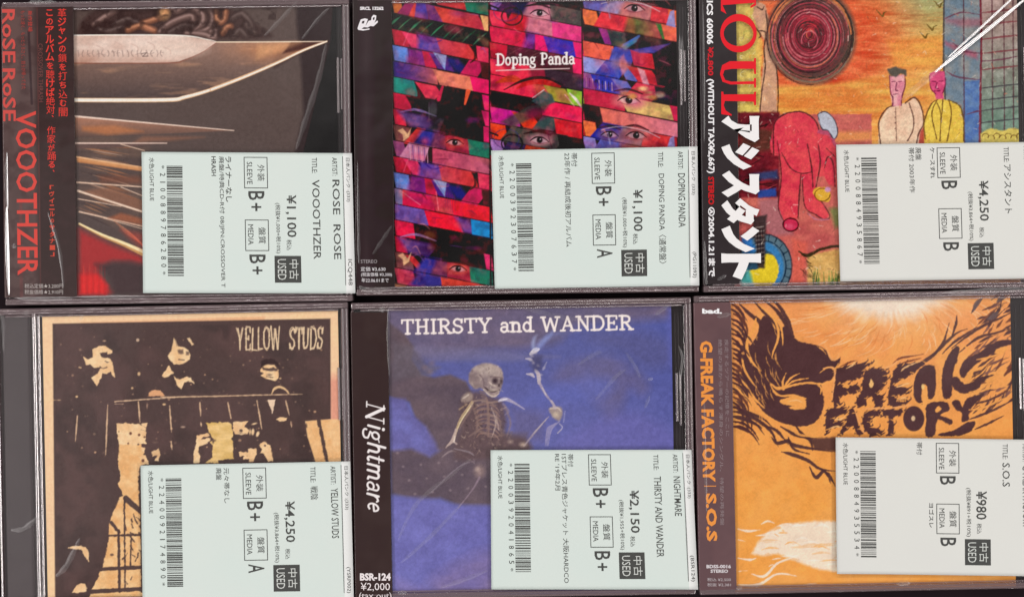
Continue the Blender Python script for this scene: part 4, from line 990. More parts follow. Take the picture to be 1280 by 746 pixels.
    p.poly([(580, 0), (690, 0), (686, 20), (706, 40), (680, 60), (690, 90), (674, 110), (680, 330), (720, 300), (720, 780), (420, 780), (470, 660), (500, 600), (530, 460), (530, 380), (566, 300), (580, 262), (600, 250), (576, 190), (590, 150), (576, 100)], lambda X, Y: streak((246, 200, 146), (234, 176, 118), 10, 14)(X, Y), 1)
    for a, b, w in (((470, 612), (720, 600), 4.6), ((520, 446), (720, 442), 3), ((440, 722), (720, 706), 5.2), ((578, 420), (582, 720), 3.4), ((606, 260), (610, 700), 2.2), ((612, 262), (690, 330), 7), ((540, 380), (580, 430), 4), ((690, 330), (694, 720), 3), ((640, 450), (636, 600), 1.8)):
        p.line([a, b], w, dark, .97, smooth=0)
    for k in range(26):
        x, y = rnd.uniform(610, 700), rnd.uniform(340, 690)
        p.line([(x, y), (x + rnd.uniform(-16, 22), y + rnd.uniform(8, 30))], rnd.uniform(.8, 2.2), dark, .85, smooth=0)
    p.ell(545, 540, 9, 6, dark, .8, 1.2)
    p.poly([(328, 506), (352, 498), (392, 496), (416, 504), (432, 524), (430, 572), (414, 548), (400, 526), (392, 516), (360, 510)], cr, 1)
    p.poly([(350, 726), (366, 696), (388, 680), (412, 684), (424, 706), (416, 722), (380, 728)], cr, 1)
    p.rough = .4
    # a worn handwritten title
    p.z(0, 0, 1)
    letters(p, "YELLOW", 295, 437.5, 55, 28, (236, 204, 166), 1.5, 1.2, 0, -1, .02, .02, .05, 3)
    letters(p, "YELLOW", 294.5, 437, 55.5, 27, (236, 204, 166), 1.2, 1.0, 0, -1, .0, .02, .06, 9, .8)
    letters(p, "STUDS", 361, 436.5, 42, 26, (236, 204, 166), 1.6, 1.2, 0, -1, .06, .02, .05, 5)
    letters(p, "STUDS", 360.5, 436, 42.5, 26.5, (236, 204, 166), 1.2, 1.0, 0, -1, .04, .02, .06, 12, .8)
    p.grain(2.2, .05, 33)

def paint_skeleton(p):
    p.z(0, 0, 1)
    p.C[:] = vgrad(380, (90, 92, 146), 560, (108, 108, 170))(p.X, p.Y)
    p.mix((slice(None), slice(None)), np.clip((p.X - 690) / 130, 0, 1) * np.clip((540 - p.Y) / 100, 0, 1) * .6, (94, 100, 168))
    cl = lambda c0, c1, sd: streak(c0, c1, 22, sd, (1.6, 1))
    # mauve veil along the top, clouds
    p.poly([(480, 378), (860, 368), (860, 392), (800, 400), (720, 408), (690, 430), (600, 440), (480, 446)], cl((124, 106, 124), (108, 96, 120), 3), .85, 16, 4)
    p.poly([(500, 432), (570, 434), (640, 440), (700, 446), (640, 452), (540, 452)], (126, 118, 150), .55, 7)
    p.z(430, 370, 3.926)
    g = cl((112, 93, 98), (98, 82, 90), 7)
    p.poly([(220, 130), (300, 190), (340, 250), (330, 310), (380, 385), (440, 400), (520, 385), (600, 420), (640, 500), (700, 740), (440, 760), (400, 650), (350, 600), (320, 520), (240, 500), (200, 480)], g, .95, 4)
    p.poly([(235, 225), (330, 240), (400, 330), (470, 350), (420, 390), (330, 400), (235, 420)], cl((112, 102, 114), (98, 86, 94), 9), .7, 7)
    for x, y in ((430, 330), (420, 372), (395, 350)): p.ell(x, y, 14, 12, (150, 120, 116), .35, 4)
    p.poly([(220, 500), (300, 505), (330, 580), (400, 640), (450, 720), (470, 790), (220, 790)], lambda X, Y: streak((122, 118, 184), (110, 102, 158), 16, 15)(X, Y), .9, 6)
    p.z(430, 556, 3.926)
    p.poly([(225, 30), (330, 20), (420, 60), (480, 20), (560, -60), (760, -60), (900, -60), (900, 300), (720, 300), (560, 296), (470, 262), (380, 272), (230, 240)], g, .95, 6)
    p.poly([(225, 262), (400, 262), (540, 300), (760, 300), (760, 800), (225, 800)], lambda X, Y: streak((124, 120, 188), (114, 109, 174), 22, 21)(X, Y), .9, 9)
    p.poly([(430, 660), (560, 580), (720, 520), (760, 640), (760, 790), (560, 790), (420, 720)], cl((156, 132, 166), (124, 110, 160), 25), .75, 22, 4)
    p.poly([(250, 650), (380, 700), (420, 740), (250, 740)], (140, 124, 176), .6, 12)
    for k in range(16): p.ell(260 + k * 29 % 460, 40 + (k * 67) % 210, 6, 5, (170, 148, 150), .5, 2)
    p.line([(480, 60), (540, 30), (640, 90)], [1, 2.4, 1], (156, 136, 138), .8); p.line([(640, 80), (560, 110), (420, 240)], [2, 1.4, 1], (140, 122, 136), .6)
    p.ell(665, 130, 26, 30, (166, 138, 132), .65, 7); p.ell(655, 120, 10, 10, (206, 180, 166), .6, 4); p.line([(665, 160), (630, 220), (560, 310)], [2.6, 1.8, 1], (160, 136, 150), .6)
    p.z(640, 370, 3.552)
    p.poly([(230, 300), (330, 270), (440, 260), (560, 330), (610, 400), (580, 440), (520, 430), (470, 540), (420, 550), (370, 480), (300, 420), (180, 380)], cl((112, 102, 138), (106, 102, 152), 27), .8, 14, 4)
    p.poly([(330, 180), (520, 150), (700, 200), (720, 300), (600, 320), (480, 250)], (98, 94, 136), .6, 20, 4)
    p.poly([(180, 400), (350, 360), (460, 380), (400, 460), (250, 470), (40, 470)], (106, 110, 180), .7, 16, 4)
    p.poly([(690, 50), (722, 50), (738, 300), (700, 320)], (104, 106, 176), .7, 8)
    p.poly([(360, 560), (520, 520), (640, 560), (730, 620), (730, 700), (200, 700)], (114, 108, 172), .7, 18, 4)
    p.poly([(0, 500), (140, 520), (140, 640), (0, 660)], (108, 98, 134), .6, 14)
    p.rough = .5; p.rsc = 2.6
    # the skeleton
    B, Hi, Sh = (172, 150, 138), (214, 194, 180), (92, 74, 80)
    p.z(540, 400, 4.389)
    p.poly([(180, 420), (240, 390), (330, 420), (390, 450), (410, 560), (400, 640), (470, 640), (520, 660), (540, 720), (320, 760), (120, 760), (160, 600), (150, 500)], (104, 82, 84), .85, 7, 3)
    p.line([(560, 100), (556, 150), (575, 160), (620, 110), (660, 70)], [2, 5, 5, 4, 1], (136, 146, 200), .5, 5); p.line([(600, 140), (640, 90), (720, 70)], [3, 6, 3], (116, 128, 196), .4, 6)
    p.line([(540, 186), (566, 166), (585, 160)], [3, 6, 3], (226, 214, 220), .9); p.line([(514, 212), (540, 216), (560, 232)], [1.5, 3.6, 1.5], (196, 184, 200), .85); p.line([(520, 296), (548, 300), (560, 312)], [1.5, 4, 2], (206, 190, 200), .85)
    p.line([(566, 270), (584, 300), (588, 345)], [2, 5, 4], (206, 186, 186), .85); p.line([(610, 270), (630, 230)], [3, 1], (170, 164, 196), .7); p.poly([(545, 190), (600, 200), (600, 270), (560, 290), (540, 240)], (80, 74, 104), .6, 7)
    p.line([(592, 350), (626, 410), (655, 446)], [3.4, 2.8, 1.6], (182, 164, 178), .8); p.line([(606, 372), (626, 412)], 1, (230, 216, 216), .7)
    p.poly([(642, 486), (676, 474), (712, 484), (716, 520), (700, 552), (676, 544), (652, 516)], B, .9, 3, 3); p.line([(650, 486), (690, 482), (708, 500)], 1.8, Hi, .8); p.ell(680, 520, 16, 14, (226, 204, 176), .6, 4); p.line([(730, 500), (722, 560)], 1.6, (150, 146, 190), .7)
    for d in (0, 22, 44): p.line([(700 - d, 556 + d * .5), (656 - d * .5, 600), (636 - d * .3, 690)], [1.6, 2.2, 1], (168, 156, 184), .65)
    p.line([(700, 570), (716, 590), (690, 620)], 1.4, (196, 184, 196), .7)
    p.line([(640, 530), (570, 610), (506, 690)], [1.4, 2.4, 2], (166, 148, 160), .8); p.line([(630, 540), (560, 620)], .8, (214, 200, 200), .6); p.ell(500, 684, 18, 12, (206, 180, 160), .7, 4); p.ell(430, 668, 12, 9, (190, 164, 150), .7, 4)
    # skull
    p.poly([(200, 335), (206, 290), (236, 254), (280, 238), (330, 240), (374, 262), (390, 298), (388, 340), (380, 372), (372, 396), (352, 420), (326, 420), (300, 402), (280, 384), (262, 372), (238, 380), (214, 360)], lambda X, Y: streak((176, 154, 146), (142, 122, 122), 7, 31)(X, Y), .97, 2.4, 3)
    p.poly([(230, 270), (290, 244), (350, 254), (372, 290), (330, 300), (270, 290)], Hi, .5, 8, 3)
    p.poly([(204, 300), (230, 290), (262, 330), (262, 372), (226, 372)], (122, 102, 104), .5, 7)
    p.ell(346, 334, 15, 17, (66, 50, 58), .92, 4); p.ell(380, 336, 7, 13, (72, 56, 62), .85, 3); p.poly([(362, 350), (372, 348), (374, 366), (362, 366)], (66, 50, 56), .85, 2.5)
    p.line([(312, 340), (330, 356), (350, 362)], [1, 2.4, 1.2], Hi, .7); p.line([(290, 370), (312, 386), (340, 392), (370, 384)], [1.2, 2.4, 2.4, 1.2], (70, 54, 58), .85)
    for k in range(8): p.line([(312 + k * 7.5, 381 + k * .6), (313 + k * 7.5, 391)], .9, (226, 206, 186), .7, smooth=0)
    p.line([(282, 380), (310, 408), (340, 420), (366, 404)], [1, 2, 2, 1.2], Hi, .8); p.line([(262, 300), (282, 330), (284, 364)], 1.2, (110, 90, 94), .7); p.line([(320, 310), (356, 312), (386, 318)], 1.4, (120, 98, 100), .7)
    # neck, shoulder, arm, ribs
    for k in range(4): p.line([(262 + k * 5, 390 + k * 14), (290 + k * 4, 396 + k * 14)], 2.2, (136, 112, 110), .7, smooth=0)
    p.poly([(164, 420), (196, 396), (224, 412), (216, 440), (186, 452), (160, 446)], B, .75, 3, 3); p.line([(170, 430), (200, 410)], 2, Hi, .7)
    p.line([(222, 450), (196, 490), (160, 540), (132, 610), (118, 656)], [3.6, 4.6, 3.8, 3, 3.4], (186, 158, 126), .95); p.line([(224, 456), (194, 500), (156, 560), (130, 620)], [1, 1.8, 1.4, 1], (230, 208, 170), .85); p.line([(150, 490), (190, 462)], [2, 4, 2], (176, 146, 116), .7)
    p.line([(132, 600), (112, 660), (84, 690)], [3, 4, 2], (196, 170, 160), .9); p.line([(112, 660), (134, 680)], 2, (190, 164, 156), .8); p.line([(124, 640), (120, 670)], 2, (232, 214, 200), .7); p.line([(90, 680), (76, 700)], 1.6, (190, 164, 156), .7)
    p.line([(224, 446), (270, 440), (320, 452), (380, 444)], [2, 2.2, 2.2, 2], (156, 130, 120), .8)
    p.line([(368, 444), (400, 434), (440, 448), (506, 488)], [3, 4.6, 3.4, 1.2], (176, 164, 186), .9); p.line([(372, 440), (410, 434)], 1.6, (230, 222, 226), .8); p.line([(390, 460), (420, 500), (400, 520)], [2, 3, 1], (140, 126, 150), .7)
    for k in range(7):
        y = 466 + k * 26
        p.line([(300, y - 4), (262, y + 2), (232 + k * 2, y + 22)], [1.2, 2.0, 1], (150, 116, 106), .75); p.line([(306, y), (344, y + 8), (368 + 3 * (k % 3), y + 36)], [1.2, 2, 1], (160, 128, 118), .75)
    p.line([(302, 440), (312, 520), (308, 640)], [2.4, 2.8, 2], (146, 116, 108), .7); p.line([(326, 480), (350, 560), (330, 640)], [1.2, 2.2, 1], (206, 182, 170), .6); p.line([(352, 520), (366, 600)], [1, 2], (196, 170, 160), .6)
    for k in range(16): p.ell(250 + (k * 37) % 190, 600 + (k * 23) % 100, 5, 4, (150, 124, 116), .5, 3)
    p.line([(120, 706), (200, 724), (230, 744)], [1, 2.4, 1], (150, 134, 140), .7)
    p.line([(655, 444), (668, 466), (676, 484)], [2.6, 3.2, 3.6], (190, 172, 178), .85)
    for x, y, r in ((548, 196, 9), (566, 178, 11), (540, 216, 7), (572, 282, 10), (588, 322, 11), (556, 236, 7), (600, 300, 6), (548, 298, 8), (616, 262, 6), (582, 250, 7)): p.ell(x, y, r, r * .8, (196, 184, 192), .6, 2.5, 20)
    p.poly([(552, 200), (604, 190), (620, 240), (590, 280), (560, 270)], (76, 72, 104), .35, 7)
    for q in ([(226, 452), (206, 500), (176, 548), (148, 600)], [(240, 470), (300, 452), (356, 470)], [(236, 500), (290, 484), (372, 510)], [(240, 540), (300, 520), (380, 556)], [(236, 580), (290, 560), (384, 600)], [(300, 430), (306, 520), (300, 620)], [(330, 470), (372, 560), (380, 640)], [(220, 470), (250, 560), (230, 650)], [(396, 470), (430, 560), (410, 640)], [(200, 640), (260, 610), (330, 640), (400, 630)]):
        p.line(q, [1.4, 3.0, 2.4, 1], (150, 122, 114), .55, 2)
    p.line([(575, 160), (600, 120), (640, 92), (664, 60)], [2, 6, 5, 1.5], (150, 156, 206), .5, 5); p.line([(562, 160), (556, 120), (574, 84)], [3, 4, 1], (180, 184, 216), .5, 4)
    rnd = random.Random(31)
    for k in range(90):       # scratchy bone and cloth detail
        x, y = rnd.uniform(150, 400), rnd.uniform(400, 720); L = rnd.uniform(8, 30); a = rnd.uniform(-.4, 2.2)
        p.line([(x, y), (x + L * .5 * math.cos(a), y + L * .5 * math.sin(a) + 3), (x + L * math.cos(a), y + L * math.sin(a))], [.4, rnd.uniform(.7, 1.8), .4], rnd.choice([(66, 50, 56), (158, 130, 120), (196, 170, 152), (122, 98, 98)]), .5)
    for k in range(40):
        x, y = rnd.uniform(210, 385), rnd.uniform(245, 400)
        p.line([(x, y), (x + rnd.uniform(-8, 10), y + rnd.uniform(2, 12))], rnd.uniform(.5, 1.2), rnd.choice([(116, 94, 96), (206, 188, 176)]), .4, smooth=0)
    p.rough = 0
    p.grain(5, .06, 41); p.grain(1.8, .06, 42)
    p.z(0, 0, 1)
    letters(p, "THIRSTY and WANDER", 501.5, 417.2, 291, 17.0, (250, 232, 226), 3.0, 2.2, 2.6, -1.15, 0, .05, .012, 4)

def paint_flames(p):
    O, D = (243, 166, 94), (94, 68, 69)
    p.z(0, 0, 1)
    p.C[:] = vgrad(380, (242, 158, 100), 640, (247, 166, 86))(p.X, p.Y)
    p.tint(30, (246, 172, 98), .6, 3, .4, .7)
    # pale sun at the top with fine rays
    def halo(X, Y):
        r = np.hypot((X - 1112) / 1.75, (Y - 352)); a = np.arctan2(Y - 352, (X - 1112) / 1.75)
        r = r + 9 * (vnoise(a * 22, r * .04, 1, 5) - .5)
        return r
    al = (slice(None), slice(None)); r = halo(p.X, p.Y)
    p.mix(al, np.clip((78 - r) / 34, 0, 1) * .55, (248, 190, 138)); p.mix(al, np.clip((55 - r) / 18, 0, 1) * .95, (247, 226, 206))
    rnd = random.Random(5)
    for k in range(120):
        a = math.radians(rnd.uniform(8, 172)); r0 = rnd.uniform(44, 84); r1 = r0 + rnd.uniform(8, 20); da = rnd.uniform(.02, .14)
        q = [(1112 + 1.75 * R_ * math.cos(a + d), 352 + R_ * math.sin(a + d)) for R_, d in ((r0, 0), ((r0 + r1) / 2, da * .3), (r1, da))]
        p.line(q, [.4, rnd.uniform(.7, 1.5), .3], rnd.choice([(250, 206, 160), (226, 132, 76), (252, 214, 172)]), .6)
    p.rough = .9; p.rsc = 3
    # manes of flame: right-hand side
    p.z(1150, 370, 4.146)
    for k in range(125):
        t = rnd.random()
        x, y = rnd.uniform(230, 500), rnd.uniform(20, 620)
        if y < 330 and x < 300 - y * .1: continue
        if y > 560 and x > 380: continue
        L = rnd.uniform(50, 130); ang = math.radians(-rnd.uniform(22, 55)); bend = rnd.uniform(-.25, .35)
        q = [(x + L * f * math.cos(ang - bend * f), y + L * f * math.sin(ang - bend * f)) for f in (0, .33, .66, 1)]
        p.line(q, [.5, rnd.uniform(1.8, 3.8), rnd.uniform(1, 2), .3], rnd.choice([D, (120, 76, 66), (132, 92, 86), D]), .9)
    for q in ([(0, 360), (60, 320), (120, 250), (140, 200), (156, 140)], [(10, 340), (90, 290), (150, 230), (200, 190), (250, 170)], [(170, 210), (190, 150), (196, 100)], [(120, 300), (180, 240), (240, 200), (300, 160)], [(170, 270), (260, 200), (340, 150), (430, 110), (505, 70)], [(200, 300), (300, 220), (400, 190), (505, 160)], [(270, 90), (290, 60), (310, 20)], [(360, 130), (390, 100), (420, 60), (430, 0)], [(460, 60), (490, 20), (505, 0)]):
        p.line(q, [.6, 3.2, 3.6, 2.2, .5], D, .92)
    for q in ([(280, 80), (300, 40), (330, 10)], [(355, 120), (385, 105), (410, 80)], [(400, 30), (430, 10), (440, -10)]): p.line(q, [1, 6.5, 1], (112, 92, 92), .9)
    # left-hand mane
    p.z(910, 370, 3.929)
    for k in range(26):
        y = 40 + k * 24; x = 22 + rnd.uniform(-6, 10); L = rnd.uniform(70, 130)
        if y < 560: q = [(x, y), (x + L * .4, y + 22), (x + L * .7, y + 70), (x + L * .72, y + 120)]
        else: q = [(x, y), (x + L * .6, y + 8), (x + L * 1.2, y + 40), (x + L * 1.6, y + 90)]
        p.line(q, [2, rnd.uniform(3.2, 5.4), 2.6, .5], rnd.choice([D, (110, 72, 66), (90, 62, 66)]), .95)
    for q in ([(130, 26), (190, 90), (245, 150), (262, 230)], [(180, 20), (240, 70), (282, 130), (310, 190)], [(220, 20), (262, 60), (300, 130), (326, 200)], [(60, 40), (110, 90), (160, 130), (170, 200)]):
        p.line(q, [1.5, 4.6, 5, 2], D, .95)
    blob = [(170, 104), (205, 108), (228, 150), (250, 170), (275, 150), (300, 150), (330, 206), (364, 226), (430, 238), (478, 260), (500, 296), (530, 316), (556, 300), (552, 330), (530, 356), (522, 404), (462, 434), (474, 500), (468, 560), (444, 606), (392, 640), (300, 632), (204, 592), (132, 512), (84, 424), (70, 336), (84, 280), (122, 230), (152, 170)]
    p.poly(blob, D, 1, 1.3, 3)
    for q, w in (([(218, 306), (226, 270), (246, 220), (250, 170), (232, 120), (190, 76), (150, 40)], [.5, 2, 2.8, 3, 2.6, 2, 1]), ([(272, 244), (270, 190), (258, 140), (226, 90)], [.5, 2.4, 2.4, 1.2]), ([(164, 370), (126, 330), (100, 280), (98, 220), (130, 160), (140, 110)], [.5, 2.8, 3.6, 3.6, 3.2, 1.5]), ([(148, 456), (112, 410), (80, 350), (72, 280)], [.5, 2.2, 2.8, 2]),
                 ([(184, 552), (130, 500), (90, 440), (60, 380)], [.6, 3.4, 3.4, 3]), ([(246, 618), (180, 580), (110, 520), (60, 460), (30, 440)], [.6, 2.6, 3.4, 4, 3]), ([(440, 246), (466, 262), (486, 286)], [.5, 1.8, .5]),
                 ([(452, 378), (486, 354), (512, 350), (526, 362), (546, 330)], [.5, 2, 2.2, 2, .8]), ([(526, 362), (518, 410), (470, 432), (400, 426), (330, 436), (276, 452)], [1.6, 2, 2.4, 2.4, 2.6, 3]), ([(208, 424), (240, 452), (276, 452)], [.5, 3.6, 4]), ([(276, 456), (272, 420), (288, 378)], [3, 2.8, .5]), ([(280, 446), (310, 404), (354, 380)], [2.4, 2.2, .5]), ([(290, 442), (330, 416), (398, 404)], [2.2, 2.4, .5]),
                 ([(210, 430), (230, 470), (262, 490), (320, 488), (384, 504)], [.6, 2.8, 2.2, 3.2, 2]), ([(440, 436), (460, 450), (458, 480)], [1, 2, .6])):
        p.line(q, w, O, 1)
    p.poly([(254, 518), (276, 504), (320, 492), (376, 498), (388, 524), (380, 552), (340, 558), (300, 546), (330, 540), (290, 536)], O, 1, 1.2, 3); p.line([(300, 518), (340, 512), (372, 524)], [.4, 1.4, .4], (250, 196, 140), .9)
    for k in range(34):
        x, y = rnd.uniform(100, 240), rnd.uniform(120, 600); L = rnd.uniform(40, 90)
        if x > 215 and 380 < y: continue
        p.line([(x, y), (x + 4, y + L * .5), (x + L * .35, y + L)], [.3, rnd.uniform(.7, 1.5), .2], O, .75)
    for k in range(24):
        x, y = rnd.uniform(24, 90), rnd.uniform(60, 620); L = rnd.uniform(40, 90)
        p.line([(x, y), (x + L * .4, y + L * .3), (x + L * .8, y + L * .9)], [.4, rnd.uniform(1.5, 3), .4], D, .9)
    # tendrils under the big letter
    for q in ([(40, 570), (130, 600), (210, 660), (250, 740)], [(40, 600), (120, 620), (170, 650)], [(180, 640), (240, 660), (300, 730)], [(260, 640), (330, 680), (400, 700), (420, 760)], [(330, 630), (380, 690), (440, 700)]): p.line(q, [1.5, 4.5, 4, .6], D, .95)
    p.poly([(380, 650), (420, 628), (440, 640), (430, 690), (396, 690)], O, 1, 1.2, 3); p.line([(310, 640), (350, 680), (430, 690)], [1, 3, 1], O, .9)
    # the flaming letters, upper and lower line
    p.z(1030, 430, 6.215)
    Ls = [[(84, 224), (130, 182), (220, 160), (330, 143), (378, 156), (330, 184), (286, 262), (210, 284), (134, 300), (138, 312), (206, 318), (280, 322), (278, 366), (222, 388), (134, 404), (128, 470), (84, 480), (74, 390), (92, 300)],
          [(332, 212), (400, 184), (470, 194), (497, 230), (490, 292), (452, 350), (416, 388), (470, 410), (448, 486), (404, 488), (384, 420), (342, 410), (332, 474), (262, 484), (262, 420), (298, 370), (304, 290)],
          [(530, 270), (560, 190), (612, 150), (700, 150), (800, 130), (720, 210), (640, 262), (560, 300), (556, 326), (664, 344), (654, 388), (560, 396), (566, 424), (654, 426), (650, 464), (548, 490), (504, 452), (510, 360)],
          [(30, 512), (100, 500), (182, 490), (172, 540), (90, 566), (92, 600), (160, 590), (130, 640), (60, 650), (20, 700), (16, 600)],
          [(190, 560), (214, 500), (240, 510), (280, 640), (310, 700), (260, 700), (240, 650), (200, 640), (150, 700), (120, 700), (170, 620)],
          [(330, 532), (400, 516), (452, 524), (452, 562), (388, 560), (366, 600), (374, 640), (440, 660), (456, 700), (370, 716), (316, 650), (306, 580)],
          [(462, 512), (560, 508), (626, 512), (590, 556), (546, 570), (548, 690), (500, 706), (508, 574), (466, 560)]]
    for L_ in Ls: p.poly(L_, D, 1, 1.2, 3)
    for L_ in Ls:             # tongues of flame licking off the letters
        Q_ = spline(L_, 4, True)
        for k in range(0, len(Q_), 3):
            x, y = Q_[k]; L = rnd.uniform(16, 46); ang = math.radians(-rnd.uniform(15, 75))
            p.line([(x - 6, y + 4), (x + L * .5, y + L * .5 * math.sin(ang)), (x + L * math.cos(ang), y + L * math.sin(ang) - 4)], [2.2, 1.5, .2], D, .9)
        for k in range(1, len(Q_), 4):
            x, y = Q_[k]; L = rnd.uniform(14, 34); ang = math.radians(rnd.uniform(120, 250))
            p.line([(x, y), (x + L * .5 * math.cos(ang), y + L * .5 * math.sin(ang)), (x + L * math.cos(ang) - 3, y + L * math.sin(ang) + 3)], [1.7, 1.1, .2], O, .9)
    p.ell(704, 580, 82, 98, D, 1, 1.2); p.ell(700, 578, 15, 20, (226, 190, 150), 1, 1.2)
    p.poly([(358, 310), (372, 268), (388, 300), (382, 334), (366, 336)], (244, 190, 124), 1, 1.2, 3); p.poly([(340, 480), (352, 420), (372, 420), (392, 480), (370, 490)], O, 1, 1.2); p.poly([(150, 330), (176, 306), (204, 320), (190, 344)], O, 1, 1.2, 3)
    for q in ([(420, 392), (460, 380)], [(180, 190), (230, 160), (250, 130)], [(606, 212), (640, 180), (760, 130)], [(80, 580), (130, 586), (170, 560)], [(560, 340), (640, 312), (680, 300)], [(570, 440), (620, 420), (650, 420)], [(40, 660), (100, 640), (140, 650)]): p.line(q, [.6, 2.2, .6], (246, 190, 130), .9)
    for k in range(6): p.line([(574 + k * 13, 444), (578 + k * 13, 420)], [1.6, .5], O, .9, smooth=0)
    for q in ([(505, 500), (620, 485), (690, 470)], [(300, 505), (400, 500), (500, 500)], [(240, 500), (300, 660), (330, 700)], [(10, 0), (60, 110), (100, 120), (124, 70)], [(0, 190), (60, 180), (90, 210), (80, 320), (70, 420)], [(440, 190), (530, 170), (620, 100), (760, 80)]): p.line(q, [1, 2.6, 2.2, 1], (244, 170, 110), .9)
    for q in ([(540, 150), (600, 110), (700, 92), (780, 78)], [(600, 150), (680, 130), (760, 110)], [(130, 176), (210, 140), (260, 128)]): p.line(q, [.6, 2.4, 1.6, .4], (128, 76, 62), .9)
    p.z(1150, 370, 4.146)
    for L_ in ([(-20, 420), (0, 384), (34, 358), (80, 366), (88, 440), (78, 520), (48, 530), (40, 470), (24, 460), (10, 520), (16, 560), (-20, 540), (-30, 480)],
               [(134, 344), (162, 290), (206, 256), (202, 320), (184, 380), (172, 440), (168, 520), (130, 530), (118, 480), (120, 400)],
               [(208, 396), (236, 332), (300, 300), (370, 252), (430, 228), (508, 232), (508, 246), (440, 262), (384, 296), (304, 348), (252, 398), (230, 424)],
               [(160, 430), (196, 416), (236, 456), (290, 440), (320, 420), (390, 408), (330, 440), (316, 470), (280, 500), (220, 504), (182, 480)],
               [(40, 562), (110, 546), (150, 556), (156, 592), (112, 616), (170, 640), (160, 668), (96, 640), (82, 720), (34, 724), (36, 640)],
               [(170, 548), (204, 538), (226, 576), (250, 530), (340, 506), (290, 560), (260, 600), (256, 640), (222, 652), (222, 606), (188, 586)],
               [(110, 710), (170, 700), (240, 660), (290, 650), (270, 700), (200, 724), (110, 724)]): p.poly(L_, D, 1, 1.2, 3)
    p.poly([(392, 296), (410, 270), (460, 262), (430, 300)], O, 1, 1.2, 3); p.poly([(176, 412), (190, 350), (206, 380), (200, 414)], O, 1, 1.2, 3); p.poly([(234, 440), (250, 400), (280, 380), (276, 420), (256, 450)], O, 1, 1.2, 3); p.poly([(84, 584), (100, 570), (116, 584), (104, 600), (88, 600)], O, 1, 1.2, 3); p.ell(20, 470, 8, 14, (244, 200, 130), 1, 1.2)
    for q in ([(0, 560), (60, 544), (110, 540), (170, 540)], [(96, 400), (110, 460), (112, 520)], [(170, 500), (230, 512), (330, 490), (430, 450), (505, 400)], [(260, 590), (330, 580), (420, 540), (480, 520)], [(300, 330), (390, 310), (470, 270)], [(260, 500), (330, 476), (380, 420)], [(220, 250), (260, 280), (230, 310)]): p.line(q, [1.2, 2.6, 2.2, .8], O, .95)
    for q in ([(260, 640), (340, 610), (430, 570), (500, 530)], [(290, 690), (360, 660), (440, 620)], [(280, 560), (360, 540), (450, 500)]): p.line(q, [1, 3.6, 2.4, .5], D, .9)
    # tendril end and waves below
    p.z(860, 546, 3.73)
    for q in ([(390, 0), (420, 30), (470, 20), (500, 60), (570, 80)], [(440, 70), (480, 80), (560, 110), (620, 150), (690, 160)], [(570, 140), (600, 190), (640, 160), (670, 220)], [(470, 0), (500, 40), (690, 70)], [(620, 150), (660, 180), (690, 230)]): p.line(q, [1, 4.5, 4.5, 3, .6], D, .95)
    p.poly([(560, 10), (700, 0), (700, 70), (600, 60)], D, .9, 3)
    wv = (249, 226, 204)
    p.poly([(700, 394), (600, 392), (520, 402), (440, 408), (380, 440), (330, 490), (300, 545), (350, 556), (420, 545), (480, 570), (560, 600), (620, 620), (700, 630), (1700, 640), (1700, 400)], wv, .95, 4)
    for k in range(46):
        x, y = rnd.uniform(300, 700), rnd.uniform(400, 620); L = rnd.uniform(30, 110)
        p.line([(x, y), (x + L * .5, y - rnd.uniform(2, 14)), (x + L, y + rnd.uniform(-6, 6))], [.5, rnd.uniform(1, 3.2), .4], rnd.choice([(246, 178, 112), (244, 196, 150), (252, 236, 220)]), .75)
    for q in ([(236, 430), (280, 440), (340, 434)], [(320, 462), (400, 450), (470, 410)], [(236, 480), (270, 488)], [(236, 566), (290, 574), (320, 566)], [(300, 640), (360, 650), (420, 590), (500, 560)], [(236, 690), (330, 690), (420, 640), (510, 650)], [(236, 628), (280, 624)], [(540, 690), (600, 684)]): p.line(q, [.8, 3.4, 2.6, .6], wv, .9)
    p.rough = 0
    p.grain(10, .05, 51); p.grain(1.6, .05, 52)

# ------------------------------------------------------------------ the paper strips round the spines
def paint_strip_red(p):
    p.z(0, 0, 1)
    p.C[:] = (64, 48, 47)
    m = np.clip((48 + .012 * p.Y - p.X) / 8, 0, 1)
    p.mix((slice(None), slice(None)), m * (.55 + .45 * fbm(p.X, p.Y / 4, 14, 4)), (104, 82, 80))
    p.poly([(4, 8), (30, 8), (24, 120), (4, 160)], (112, 84, 80), .5, 10)
    p.line([(46.5, 10), (51, 370)], 1.4, (120, 64, 62), .6, smooth=0); p.line([(26, 250), (27, 370)], 4, (138, 68, 68), .35, smooth=0)
    p.line([(36, 40), (40, 130)], [3, 8, 3], (52, 38, 42), .6)
    p.tint(12, (72, 52, 52), .5, 9)
def paint_strip_dark(p):
    p.z(0, 0, 1); p.C[:] = (54, 39, 42)
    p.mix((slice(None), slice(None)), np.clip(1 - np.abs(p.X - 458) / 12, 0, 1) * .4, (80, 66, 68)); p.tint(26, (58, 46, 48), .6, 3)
def paint_strip_film(p):
    p.z(0, 0, 1); p.C[:] = (60, 52, 53); p.tint(20, (66, 58, 60), .5, 5)
def paint_strip_brown(p):
    p.z(0, 0, 1); p.C[:] = (60, 43, 42); p.tint(30, (66, 49, 48), .6, 11)
    W_ = (246, 234, 232)
    letters(p, "N", 458.5, 500, 26.5, 21.5, W_, 4.0, 1.5, 3.2, 90.5, .26, .04)
    letters(p, "ightmare", 460.5, 527.5, 111, 21.0, W_, 3.0, 1.4, 0, 90.7, .26, .02)
def paint_strip_mauve(p):
    p.z(0, 0, 1); p.C[:] = (112, 84, 86); p.tint(26, (102, 77, 80), .6, 13)

